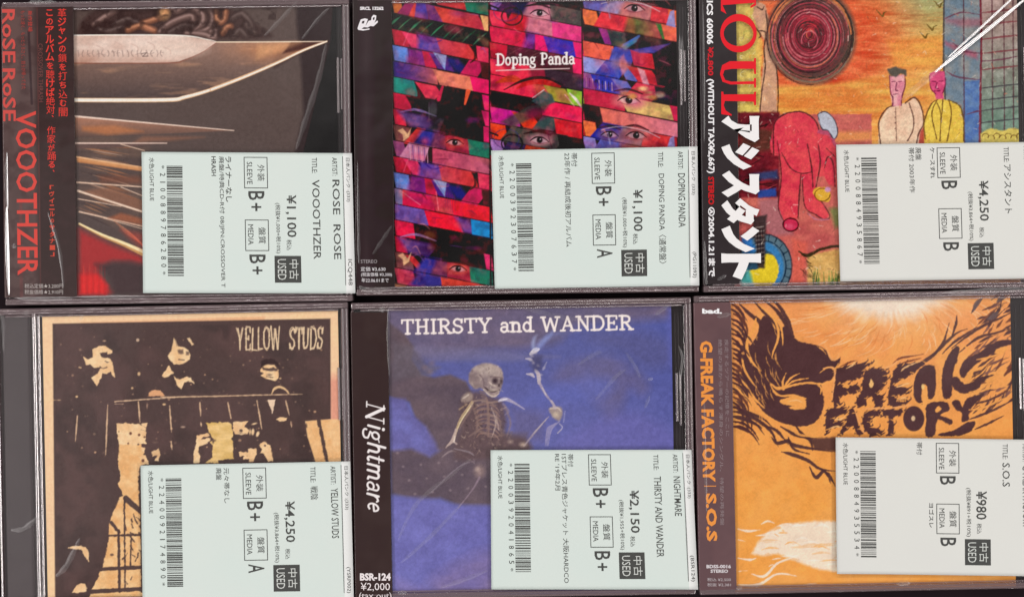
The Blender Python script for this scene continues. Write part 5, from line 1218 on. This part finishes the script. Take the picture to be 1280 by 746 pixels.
# ------------------------------------------------------------------ putting a case together
def make_case(name, quad, label, booklet, strip, hinge, z0=0.0, mm=1e-3):
    """A closed compact-disc case in its wrap: tray and back shell, printed booklet, clear lid, paper strip."""
    c = Case(name, *quad)
    r = c.root
    r['label'] = label; r['category'] = 'cd case'; r['group'] = 'cd cases laid out in two rows'
    w, h = c.w / 2, c.h / 2
    t = .0027; tr_ = .0028
    # back shell and its ribbed edges
    s = Solid()
    s.box(-w + .0002, w - .0002, -h + .0002, h - .0002, 0.0003, 0.0034, .0006)
    s.build('back_shell', M_SHELL, r)
    s = Solid()
    s.box(-w + .0017, w - .0017, -h + .0019, h - .0019, 0.0036, 0.0080, .0007)
    bx0, by0 = c.loc(*booklet[0]); bx1, by1 = c.loc(*booklet[1])       # top-left and bottom-right of the booklet
    xr = bx1 + .0004
    for k, f in enumerate((.22, .5, .76)):                               # ribs beside the booklet's free edge
        s.rod(xr + (w - tr_ - xr) * f, -h + .006, h - .006, .0080, .00035)
    s.build('disc_tray', M_TRAY, r)
    if hinge:
        s = Solid()
        s.box(-w + .0016, bx0 - .0052, -h + .002, h - .002, .0081, .0089, .0012)
        s.build('hinge_bar', M_HINGE, r)
        s = Solid()
        s.rod(bx0 - .0037, -h + .002, h - .002, .0081, .0011); s.rod(bx0 - .0018, -h + .003, h - .003, .0081, .0007)
        s.build('hinge_rib', M_EDGE, r)
    # lid: clear pane and the walls hanging from its edges
    t = .0027; tr_ = .0028
    s = Solid()
    s.box(-w + .0013, w - tr_ - .0001, -h + t + .0001, h - t - .0001, .0094, .0104, .00045, bot=True)
    lid = s.build('clear_lid', M_PANE, r)
    s = Solid()
    s.box(-w, w, h - t, h, .0036, .01042, .00055); s.box(-w, w, -h, -h + t, .0036, .01042, .00055)
    s.box(-w, -w + .0011, -h + t + .0001, h - t - .0001, .0036, .01041, .0005); s.box(w - tr_, w, -h + t + .0001, h - t - .0001, .0036, .01041, .0005)
    s.rod(w - .0004, -h + t, h - t, .0104, .00038); s.rod(w - tr_ + .0004, -h + t, h - t, .0104, .0005)
    for yy in (-h + .0007, -h + t - .0007, h - .0007, h - t + .0007): s.rod(yy, -w + .002, w - .002, .0104, .0003, vertical=False)
    s.rod(-h + t + .0005, -w + .004, w - .004, .0099, .0004, 0, vertical=False); s.rod(h - t - .0005, -w + .004, w - .004, .0099, .0004, 0, vertical=False)
    xt = bx1 + (w - tr_ - bx1) * .45
    rj = random.Random(int(abs(c.c[0]) * 1e5)); jt = rj.uniform(-.006, .006)
    for yy in (h * .40 + jt, -h * .62 + jt):                                       # the small tabs that hold the booklet
        s.rod(xt - .0007, yy - .011 - jt * .4, yy + .011, .0095, .0006, 1); s.rod(xt + .0008, yy - .0105, yy + .0105, .0095, .0005, 1)
    s.rod(w - .0005, -h + t, h - t, .0103, .0005, 1); s.rod(w - tr_ + .0005, -h + t, h - t, .0103, .0006, 1)
    if hinge: s.rod(-w + .0006, -h + t, h - t, .0103, .0005, 1)
    for yy in (-h + .0008, h - .0008): s.rod(yy, -w + .002, w - .002, .0102, .0005, 0, vertical=False)
    s.build('lid_rim', [M_RIM, M_EDGE], lid)
    # booklet
    o = sheet('cover_booklet', c, min(bx0, bx1), max(bx0, bx1), min(by0, by1), max(by0, by1), .0091, 1.22, strip['cover'], albedo, M_PRINT, lid, thick=.0006)
    if strip.get('paint'):
        sx, _ = c.loc(strip['x'], (quad[0][1] + quad[2][1]) / 2)
        sm = (quad[0][0] + strip['x']) / 2
        s_y1 = float(c.loc(sm, strip['y'][0])[1]); s_y0 = float(c.loc(sm, strip['y'][1])[1])
        ob = sheet('paper_strip', c, -w + .0003, float(sx), s_y0, s_y1, .01062, 1.9, strip['paint'], albedo_obi, M_OBI, r, fold=.0045, thick=.00008)
    else:
        ob = None
    return c, r, lid, ob
# ------------------------------------------------------------------ the shop's price labels
LW, LH = 258.0, 173.0
def label_z(a, b, base, lift):
    """Height of the label: slightly wavy, its corners a little lifted (lift: top left, top right, bottom left, bottom right, in mm)."""
    u, v = a / LW, b / LH
    z = base + 0.00012 * (1 + np.sin(u * 6.2 + 1.0 + lift[3] * 9) * np.cos(v * 4.4 + lift[0] * 7))
    for k, (cu, cv) in enumerate(((0, 0), (1, 0), (0, 1), (1, 1))):
        d = np.hypot((u - cu) * 1.5, v - cv)
        z = z + lift[k] * .001 * np.clip(1 - d / .42, 0, 1) ** 2
    return z

def price_label(case, quad, d, dz=0.0):
    tl, tr, bl, br = (np.array(q, float) for q in quad)
    def to_px(a, b):
        u = np.asarray(a, float)[..., None] / LW; v = np.asarray(b, float)[..., None] / LH
        return tl * (1 - u) * (1 - v) + tr * u * (1 - v) + bl * (1 - u) * v + br * u * v
    base = .01090 + dz; lift = d.get('lift', (.15, .1, .25, .3)); paper = M_LABEL_PINK_LIT if d.get('pale') else M_LABEL
    nx, ny = 44, 30
    A, B = np.meshgrid(np.r_[np.linspace(0, 247, nx), 258.0], np.linspace(0, LH, ny)); nx += 1
    P = to_px(A, B)
    lx, ly = case.loc(P[..., 0], P[..., 1])
    Z = label_z(A, B, base, lift)
    top = np.stack([lx, ly, Z], -1).reshape(-1, 3)
    idx = np.arange(nx * ny).reshape(ny, nx)
    faces, mi = [], []
    for j in range(ny - 1):
        for i in range(nx - 1):
            faces.append((idx[j + 1, i], idx[j + 1, i + 1], idx[j, i + 1], idx[j, i])); mi.append(1 if i == nx - 2 else 0)
    per = np.concatenate([idx[0, :], idx[1:, -1], idx[-1, -2::-1], idx[-2:0:-1, 0]])
    low = top[per].copy(); low[:, 2] -= .00012
    n0 = len(top); m = len(per)
    for k in range(m):
        k2 = (k + 1) % m
        faces.append((per[k], per[k2], n0 + k2, n0 + k)); mi.append(1)
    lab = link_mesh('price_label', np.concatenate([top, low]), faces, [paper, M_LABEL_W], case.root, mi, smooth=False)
    for q in lab.data.polygons[:(nx - 1) * (ny - 1)]: q.use_smooth = True
    def place(eps):
        def f(V):
            Q = to_px(V[:, 1], V[:, 0])
            x, y = case.loc(Q[:, 0], Q[:, 1])
            return np.c_[x, y, label_z(V[:, 1], V[:, 0], base, lift) + eps]
        return f
    def T(inkset, s, b0, b1, a0, a1, bold=0.0, mi=0): inkset.text(s, b0, b1, a0, a1, bold, mi)
    # bar code
    I = Ink(); rnd = random.Random(d['digits'])
    b = 17.0
    while b < 151.0:
        w = rnd.choice([.75, .75, 1.3, 1.9]); g = rnd.choice([.7, .7, 1.1, 1.7])
        I.rect(b, min(b + w, 152), 30.5, 49.8); b += w + g
    I.build('barcode', [M_INK], lab, place(.00007))
    # heading, names, notes
    I = Ink()
    T(I, "日本人パンク :(333)", 6, 60, 249.6, 255.2, .006)
    T(I, d['code'], 131, 163, 249.2, 255.0, .0)
    I.rect(4, 163, 246.2, 246.9)
    if d.get('artist'):
        T(I, "ARTIST:", 5.5, 28, 233.5, 239.6); T(I, d['artist'], 33, d['artist_end'], 233.2, 242.0, .004)
    T(I, "TITLE:", 6, 25, 208.6, 214.8); T(I, d['title'], d['title_b'][0], d['title_b'][1], 208.2, 217.4, .004)
    for t, b0, b1, a0, a1 in d['notes']: T(I, t, b0, b1, a0, a1, .012)
    T(I, "水色/LIGHT BLUE", 7, 60, 9.0, 15.6, .006)
    n = len(d['digits']) + 2
    for k, ch in enumerate('*' + d['digits'] + '*'):
        bb = 18.5 + k * (130.0 / (n - 1))
        hw = .55 if ch == '1' else 2.0
        I.text(ch, bb - hw, bb + hw, 22.4 if ch != '*' else 24.2, 28.8 if ch != '*' else 27.8)
    I.build('printed_lettering', [M_INK], lab, place(.00007))
    # price
    I = Ink()
    T(I, d['price'], d['price_b'][0], d['price_b'][1], 174.8, 188.4, .012); T(I, "税込", 107, 120, 175.6, 181.6)
    T(I, d['net'], 62, 124, 162.0, 168.8, .0)
    I.build('price_figures', [M_INK], lab, place(.00007))
    # the two grades in their boxes
    for b0, (j, e), g in ((5.5, ("外装", "SLEEVE"), d['grades'][0]), (82.5, ("盤質", "MEDIA"), d['grades'][1])):
        I = Ink(); I.frame(b0, b0 + 38.5, 125.2, 154.2, .9)
        k = 0.6 if e == "SLEEVE" else .72
        T(I, j, b0 + 9.5, b0 + 29.5, 141.6, 150.4, .02); T(I, e, b0 + 6 , b0 + 33.5 if e == "SLEEVE" else b0 + 31, 128.8, 135.4)
        gb = b0 + 42.0 if e == "SLEEVE" else b0 + 43.0
        T(I, g[0], gb, gb + 11.0, 130.0, 149.6, .01)
        if len(g) > 1: T(I, '+', gb + 14.5, gb + 24.5, 133.5, 145.5, .012)
        I.build('grade_box', [M_INK], lab, place(.00007))
    # the USED badge
    I = Ink(); I.rect(127, 160, 160.5, 192.8)
    bd = I.build('used_badge', [M_INK_SOFT if d.get('soft') else M_INK], lab, place(.00007))
    I2 = Ink(); T(I2, "中古", 131.5, 156, 178.4, 189.6, .03, 0); T(I2, "USED", 131, 156.5, 164.2, 174.6, .0, 0)
    V = len(I.v)
    o2 = I2.build('used_badge', [M_KNOCK], lab, place(.00013))
    # one mesh for the badge: the dark square and its knocked-out characters
    a, b2 = bd.data, o2.data
    va = [v.co[:] for v in a.vertices]; vb = [v.co[:] for v in b2.vertices]
    fa = [tuple(p.vertices) for p in a.polygons]; fb = [tuple(i + len(va) for i in p.vertices) for p in b2.polygons]
    bpy.data.objects.remove(bd); bpy.data.objects.remove(o2); bpy.data.meshes.remove(a); bpy.data.meshes.remove(b2)
    link_mesh('used_badge', va + vb, fa + fb, [M_INK, M_KNOCK], lab, [0] * len(fa) + [1] * len(fb))
    return lab

# ------------------------------------------------------------------ folds standing up in the wrap
def wrap_folds(case, folds, z=.01066, seed=0, mat=None):
    """Each fold is a low rounded ridge of film running along a line given in photograph pixels: (points, width mm, height mm)."""
    rnd = random.Random(seed)
    for pts, wd, ht in folds:
        V, F = [], []; wd *= 1.7; ht *= .9
        P = spline(pts, 16 if mat else 8) if len(pts) > 2 else np.array([np.array(pts[0]) + (np.array(pts[1]) - np.array(pts[0])) * t for t in np.linspace(0, 1, 12)])
        P = np.asarray(P, float)
        lx, ly = case.loc(P[:, 0], P[:, 1])
        n = len(lx); base = len(V); m = 17 if mat else 9
        ph = rnd.uniform(0, 6)
        for i in range(n):
            a, b = max(i - 1, 0), min(i + 1, n - 1)
            dx, dy = lx[b] - lx[a], ly[b] - ly[a]; L = math.hypot(dx, dy) + 1e-12
            nx_, ny_ = -dy / L, dx / L
            e = math.sin(math.pi * i / (n - 1)) ** .5 if 0 < i < n - 1 else .02
            e *= (.94 + .06 * math.sin(i * .35 + ph)) if mat else (.85 + .15 * math.sin(i * 1.3 + ph))
            for k in range(m):
                t = k / (m - 1) * 2 - 1
                q = (1 + math.cos(math.pi * t)) / 2
                V.append((lx[i] + nx_ * t * wd * .0005 * e, ly[i] + ny_ * t * wd * .0005 * e, z + ht * .001 * q * e))
        for i in range(n - 1):
            for k in range(m - 1):
                F.append((base + i * m + k, base + i * m + k + 1, base + (i + 1) * m + k + 1, base + (i + 1) * m + k))
        link_mesh('wrap_fold', V, F, [mat or M_FILM], case.root, smooth=True)

class StripInk(Ink):
    """Lettering on a strip, given in photograph pixels; skew follows the case's small turn."""
    def __init__(s, case, z=.01069): super().__init__(); s.case = case; s.zz = z; s.mats = []; 
    def m(s, rgb):
        mt = ink('strip_ink_%d_%d_%d' % rgb, rgb)
        if mt not in s.mats: s.mats.append(mt)
        return s.mats.index(mt)
    def down(s, t, x0, x1, y0, y1, rgb, bold=0.0, tilt=0.0125, shear=0.0):
        """Reads down the strip, tops of the letters to the right."""
        v, f = glyph_mesh(t, bold)
        if len(v) == 0: return
        a, b = v.min(0), v.max(0); P = (v - a) / np.maximum(b - a, 1e-6)
        y = y0 + (P[:, 0] + shear * P[:, 1]) * (y1 - y0); x = x0 + P[:, 1] * (x1 - x0) + (y - y0) * tilt
        s.add(np.c_[x, y], f, s.m(rgb))
    def flat(s, t, x0, x1, y0, y1, rgb, bold=0.0):
        v, f = glyph_mesh(t, bold)
        if len(v) == 0: return
        a, b = v.min(0), v.max(0); P = (v - a) / np.maximum(b - a, 1e-6)
        s.add(np.c_[x0 + P[:, 0] * (x1 - x0), y1 - P[:, 1] * (y1 - y0)], f, s.m(rgb))
    def column(s, t, x, y0, y1, size, rgb, bold=0.0, tilt=0.0125):
        n = len(t); st = (y1 - y0) / n
        for k, ch in enumerate(t):
            y = y0 + (k + .5) * st; small = ch in 'ャッのをちむがるこはに、。「」'
            h = size * (.78 if small else 1.0); xx = x + (y - y0) * tilt
            if ch in '、。': s.flat(ch, xx + size * .1, xx + size * .35, y - size * .4, y - size * .15, rgb, bold); continue
            s.flat(ch, xx - h / 2, xx + h / 2, y - h / 2, y + h / 2, rgb, bold)
    def shape(s, loops, rgb): s.outline(loops, s.m(rgb))
    def done(s, parent, name='printed_lettering'):
        def f(V):
            x, y = s.case.loc(V[:, 0], V[:, 1]); return np.c_[x, y, np.full(len(V), s.zz)]
        return s.build(name, s.mats, parent, f)

# ------------------------------------------------------------------ the table under everything
tb = Solid()
tb.box(-.55, .55, -.40, .40, -.020, 0.0, .003)
table = tb.build('table_top', [M_TABLE], None)
table['kind'] = 'structure'

# ------------------------------------------------------------------ the six cases
def ells(cx, cy, rx, ry, n=36): return [(cx + rx * math.cos(2 * math.pi * k / n), cy + ry * math.sin(2 * math.pi * k / n)) for k in range(n)]

# 1: blades
c1, r1, l1, o1 = make_case('cd_case', [(2, 2), (436, -1), (6, 383), (441, 375)],
    'cd case with pale knife blades on a dark cover, red lettering on its black strip',
    [(88, 6), (424, 367.5)], dict(cover=paint_blades, paint=paint_strip_red, x=94.0, y=(8, 371.3)), False)
t = StripInk(c1)
red, dred = (226, 66, 58), (178, 70, 64)
t.down("RoSE", 2.6, 19, 12, 79, (206, 82, 76), .02); t.down("RoSE", 3.2, 19.5, 86, 152, (206, 82, 76), .02)
t.down("VOOOTHZER", 19.5, 45.5, 139, 344, (216, 76, 68), .015)
t.down("もっと速く、もっとうるさく。奴らが帰ってきた", 26, 31.5, 14, 112, (172, 70, 64), .01); t.down("新作登場", 35, 40.5, 14, 40, (196, 70, 62), .02)
t.down("CROSSOVER THRASH", 48, 53.5, 55, 128, (120, 72, 70), .0)
t.column("革ジャンの鎖を打ち込む闇", 77.6, 11, 146, 10.8, red, .02); t.column("このアルバムを聴けば絶対、", 62, 11, 154, 10.6, red, .02); t.column("作家が踊る、", 64.2, 158, 222, 10.4, red, .02)
t.column("「ヴィニルのサタナー」", 64.8, 230, 322, 6.6, (206, 76, 60), .03)
t.flat("税込定価★3,200円", 31, 79, 354.5, 360.5, (186, 172, 168), .01); t.flat("税抜価格★2,910円", 31, 79, 362, 368, (186, 172, 168), .01)
t.done(o1)
price_label(c1, [(177.5, 190.2), (440, 191.8), (179.4, 366.2), (444.5, 366.6)], dict(code="ICQ448", artist="ROSE  ROSE", artist_end=131, title="VOOOTHZER", title_b=(33, 131), price="¥1,100", price_b=(52, 104), net="(税抜¥1,000+税10%)", digits="2100889786280", grades=("B+", "B+"),
    notes=[("ライナーなし", 5, 61, 102.5, 110), ("廃盤/特典CD-R付 08/JPN:CROSSOVER T", 5, 166, 93.8, 101), ("HRASH", 5, 29, 85.4, 91)]))
wrap_folds(c1, [([(8.5, 258), (9.5, 310), (11.5, 369)], 1.0, .45), ([(9, 190), (9.5, 240), (10, 262)], .4, .2)], seed=7, mat=M_FILM_BRIGHT)
wrap_folds(c1, [([(330, 46), (352, 24), (372, 2)], 1.2, .10), ([(377, 50), (398, 24), (412, 10)], 1.0, .12), ([(408, 54), (398, 100), (382, 150), (370, 188)], 1.6, .14), ([(60, 265), (74, 310), (80, 360)], 1.0, .12),
    ([(8.0, 196), (8.5, 230), (9, 258)], 1.2, .3), ([(16, 305), (20, 310)], 1.2, .3), ([(36, 3), (48, 4), (72, 3)], 1.2, .3), ([(22, 373), (60, 373.5), (92, 373)], 1.4, .3), ([(100, 371), (190, 371)], 1.2, .2)], seed=1)

# 2: torn faces
c2, r2, l2, o2 = make_case('cd_case', [(440, -6), (869.5, -10), (446, 368.5), (874, 365.5)],
    'cd case whose cover shows slanting red and purple torn strips of eyes in three columns',
    [(487, -3), (849.5, 355)], dict(cover=paint_faces, paint=paint_strip_dark, x=491.5, y=(-5, 359)), False)
t = StripInk(c2); w_ = (238, 228, 230)
t.flat("SRCL 13262", 450, 479.5, 8.8, 13.2, w_, .05)
t.shape([[(447, 36), (449, 30), (451, 25), (456, 23.5), (460, 24.5), (457, 33), (461, 26.5), (464, 26), (464.5, 22), (467, 19), (470.5, 20), (470, 25), (468, 29), (472, 26), (472.5, 28.5), (467, 33.5), (463, 33), (460, 35), (455, 34.5), (452, 36.5), (456, 37), (462, 36), (462, 37.5), (454, 38.8), (448, 38)], [(453, 27), (456, 26.5), (454.8, 30), (452.2, 30)], [(466.2, 22.6), (468.6, 22), (468, 25.4), (466.2, 25.6)]], w_)
t.flat("STEREO", 451, 471.5, 324.6, 329, (170, 158, 160), .0)
t.flat("定価 ¥3,630", 451, 482, 333.5, 339.2, w_, .02); t.flat("(税抜価格 ¥3,300)", 451.5, 490, 340.6, 346.2, w_, .02); t.flat("年22.06.01まで", 452, 486, 347.6, 353, w_, .02)
t.done(o2)
price_label(c2, [(614, 188.5), (871.5, 183.5), (618.5, 361), (873.5, 357)], dict(lift=(.1, .2, .15, 1.1), code="(PG11093)", artist="DOPING PANDA", artist_end=100, title="DOPING PANDA〈通常盤〉", title_b=(33, 145), price="¥1,100", price_b=(52, 104), net="(税抜¥1,000+税10%)", digits="2200392307637", grades=("B+", "A"),
    notes=[("帯付", 5, 22, 100, 107.4), ("22年作 / 再結成後初アルバム", 5, 122, 91, 98.6)]))
wrap_folds(c2, [([(449, 330), (448.5, 300), (447, 200)], .9, .18), ([(449, 358), (462, 363), (490, 361)], 1.6, .35), ([(466, 318), (478, 300), (490, 282)], 1.0, .1), ([(842, 336), (852, 338), (856, 348)], 1.4, .22), ([(849.5, 42), (850.5, 108)], .8, .3), ([(852.5, 44), (853.5, 106)], .7, .3)], seed=2)

# 3: drawn sunset
c3, r3, l3, o3 = make_case('cd_case', [(874.5, -10), (1304, -14), (879, 367), (1309, 357.5)],
    'cd case with a crayon cover of a dark red coiled sun and two men',
    [(914, -7), (1277.5, 353)], dict(cover=paint_sun, paint=paint_strip_film, x=922.5, y=(-9, 355)), False)
t = StripInk(c3); w_ = (244, 236, 236); rd = (232, 42, 52)
t.down("KICS 60006", 883, 891.2, -7, 56, w_, .035, .006); t.down("¥2,800", 883.4, 891.6, 59, 95, (206, 44, 52), .03, .006); t.down("(WITHOUT TAX¥2,667)", 882.6, 892.6, 99, 217, w_, .035, .006); t.down("STEREO", 885, 892.4, 221, 256, (206, 34, 46), .035, .006); t.down("Ⓐ2004.1.21まで", 885, 893.4, 259, 346, w_, .035, .006)
# big red serif letters over the strip's edge
t.shape([[(901, -14), (945, -14), (945, 7), (938, 11), (938, 8), (944, 4), (903, 7), (908, 18), (901, 14)]], rd)
t.shape([ells(923, 42, 22.8, 24), ells(923, 42.5, 18.5, 15.5)], rd)
t.shape([[(945, 73), (945, 93), (942.5, 93), (942, 86.5), (915, 86.5), (905.5, 88), (903.5, 94), (906.5, 100.5), (914, 102.5), (942, 102), (942.5, 98), (945, 98), (945, 110), (942.5, 110), (942, 105.5), (913, 106), (903, 102.5), (899.8, 93), (902.5, 82), (912, 77), (942, 77), (942.5, 73)]], rd)
t.shape([[(945, 115), (945, 132), (942.5, 132), (942, 127.5), (906, 126.5), (904.5, 132), (907, 138.5), (914.5, 143.5), (914.5, 145), (901.5, 143), (901.5, 115), (904, 115), (904.5, 118.5), (942, 118), (942.5, 115)]], rd)
for k, ch in enumerate("アシスタント"):
    y0 = 145 + k * 34.3
    t.down(ch, 901.5, 949 if ch != 'ト' else 951, y0, y0 + 33, (246, 238, 236), .07, 0.012)
t.done(o3)
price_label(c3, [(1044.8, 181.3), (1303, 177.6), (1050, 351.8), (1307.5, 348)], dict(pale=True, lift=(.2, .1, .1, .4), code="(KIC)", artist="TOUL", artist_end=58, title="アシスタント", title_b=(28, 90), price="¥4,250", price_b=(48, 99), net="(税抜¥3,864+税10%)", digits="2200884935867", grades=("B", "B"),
    notes=[("廃盤", 5, 21, 98.5, 106), ("帯付 2003年作", 5, 62, 90, 97), ("ケースすれ", 5, 44, 116.5, 122.5)]))
wrap_folds(c3, [([(1168, 91), (1190, 73), (1240, 33), (1290, -8)], .9, .40), ([(1184, 73), (1230, 31), (1272, -8)], .55, .28)], seed=8, mat=M_FILM_BRIGHT)
wrap_folds(c3, [([(1126, 126), (1150, 106), (1176, 84)], 2.0, .2), ([(878, 0), (879.5, 100), (880, 180)], .8, .16), ([(880.5, 300), (881.5, 340), (883, 356)], 1.0, .3), ([(924, 352), (930, 355), (946, 354)], 1.2, .3), ([(896, 350), (908, 344)], 1.0, .2)], seed=3)

# 4: balcony
c4, r4, l4, o4 = make_case('cd_case', [(-5, 387), (435.5, 376.5), (1, 760), (441, 749)],
    'cd case with no paper strip, its cover dark heads at a rail framed in cream',
    [(51.5, 396), (429, 752)], dict(cover=paint_balcony), True)
price_label(c4, [(176.2, 581.2), (438, 576), (178.9, 754), (442.5, 750)], dict(code="(YSRP002)", artist="YELLOW STUDS", artist_end=95, title="戦陰", title_b=(30, 47), price="¥4,250", price_b=(48, 99), net="(税抜¥3,864+税10%)", digits="2240092174890", grades=("B+", "A"), soft=True,
    notes=[("元々帯なし", 5, 49, 102, 109), ("廃盤", 5, 20, 92.5, 99.5)]))
wrap_folds(c4, [([(0, 393), (4, 402), (5, 440)], 1.0, .3), ([(14, 662), (30, 660), (52, 642)], 1.4, .12), ([(48, 744), (58, 738)], 1.2, .3), ([(30, 391), (36, 391.5)], 1.4, .4), ([(70, 720), (84, 705), (100, 672)], 1.6, .12), ([(100, 400), (104, 394)], 1.0, .3)], seed=4)

# 5: skeleton
c5, r5, l5, o5 = make_case('cd_case', [(438, 379.5), (863.5, 370.5), (445, 748), (870.5, 744)],
    'cd case whose cover shows a skeleton raising its arm in a blue sky',
    [(484, 385), (845.5, 741)], dict(cover=paint_skeleton, paint=paint_strip_brown, x=487.5, y=(390, 750)), False)
t = StripInk(c5); w_ = (240, 226, 226)
t.flat("BSR-124", 450, 488.5, 715.6, 725, w_, .045); t.flat("¥2,000", 451, 487.5, 727.6, 738.4, w_, .0); t.flat("(tax out)", 449, 489.5, 739.6, 750, w_, .0)
t.done(o5)
price_label(c5, [(613.2, 562), (864, 561.5), (614.2, 735.8), (872.3, 735.8)], dict(lift=(.35, .2, .1, .4), code="(BSR124)", artist="NIGHTMARE", artist_end=82, title="THIRSTY AND WANDER", title_b=(33, 133), price="¥2,150", price_b=(50, 103), net="(税抜¥1,955+税10%)", digits="2200392041865", grades=("B+", "B+"),
    notes=[("帯付", 5, 21, 99, 106), ("1STプレス青色ジャケット 大阪HARDCO", 5, 165, 90.5, 98), ("RE '19年2月", 5, 50, 82, 89)]), dz=.0)
wrap_folds(c5, [([(500, 704), (540, 668), (580, 626)], 1.1, .13), ([(497, 676), (520, 630), (560, 596), (590, 572)], 1.2, .12), ([(486, 384), (485, 420), (487, 470)], .9, .16), ([(497, 741), (508, 739)], 1.4, .35), ([(818, 394), (836, 381)], 1.2, .22), ([(744, 500), (770, 470), (782, 462)], 1.1, .14), ([(722, 456), (744, 442), (752, 440)], 1.2, .12), ([(782, 440), (794, 458), (800, 472)], 1.0, .12), ([(806, 510), (812, 494)], 1.0, .14), ([(810, 474), (816, 473)], 1.0, .2),
    ([(474, 386), (481, 388)], 1.4, .4), ([(550, 734), (580, 724), (610, 712)], 1.2, .1), ([(640, 380), (700, 396), (740, 400)], 1.4, .1), ([(848, 432), (853, 448), (850, 470), (850.5, 492)], .9, .25)], seed=5)

# 6: flames
c6, r6, l6, o6 = make_case('cd_case', [(866, 371), (1300, 360), (876, 742), (1306, 736)],
    'cd case with an orange cover of flame-shaped dark letters and a mauve brown strip',
    [(912, 375), (1271.5, 734.5)], dict(cover=paint_flames, paint=paint_strip_mauve, x=917.0, y=(378, 737)), False)
t = StripInk(c6); og = (240, 150, 74); sm = (150, 130, 132)
t.flat("bad.", 877.5, 902.5, 385.5, 392, (246, 240, 240), .05)
t.down("G-FREAK FACTORY", 874.5, 890.5, 426, 602, og, .045, .022);
t.shape([[(880, 606.5), (895, 606.5), (895, 607.5), (880, 607.5)]], og)
t.down("S.O.S", 882, 895.4, 616, 676, og, .045, .02)
t.down("絶望の淵から鳴らす渾身のシングル、待望の再発盤", 897.5, 902.5, 424, 656, sm, .0, .012); t.down("疾走するツアーの記憶をここに", 905.5, 910.5, 424, 545, sm, .0, .012)
t.flat("BDSS-0016", 883, 913.5, 705, 709.6, (220, 208, 210), .04); t.flat("STEREO", 888, 910, 711, 715.2, (220, 208, 210), .04); t.flat("税込 ¥2,500", 884, 913.5, 721.5, 726, (196, 182, 184), .01); t.flat("税抜 ¥2,381", 884, 913.5, 728, 732.4, (196, 182, 184), .01)
t.done(o6)
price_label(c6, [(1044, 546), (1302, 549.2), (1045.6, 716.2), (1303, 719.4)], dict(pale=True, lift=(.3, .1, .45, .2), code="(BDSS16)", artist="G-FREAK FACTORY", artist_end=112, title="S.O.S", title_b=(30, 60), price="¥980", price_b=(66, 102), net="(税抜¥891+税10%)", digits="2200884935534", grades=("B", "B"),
    notes=[("帯付", 5, 21, 101, 108), ("ヨゴスレ", 82, 113, 116, 122)]))
wrap_folds(c6, [([(1180, 366), (1240, 363), (1284, 361)], 1.6, .4), ([(896, 396), (914, 392)], 1.4, .25), ([(1120, 729), (1138, 728)], 1.4, .3), ([(1180, 714), (1260, 718)], .8, .1), ([(880, 500), (881.5, 580), (883, 640)], .8, .14), ([(920, 735), (928, 734)], 1.2, .3)], seed=6)
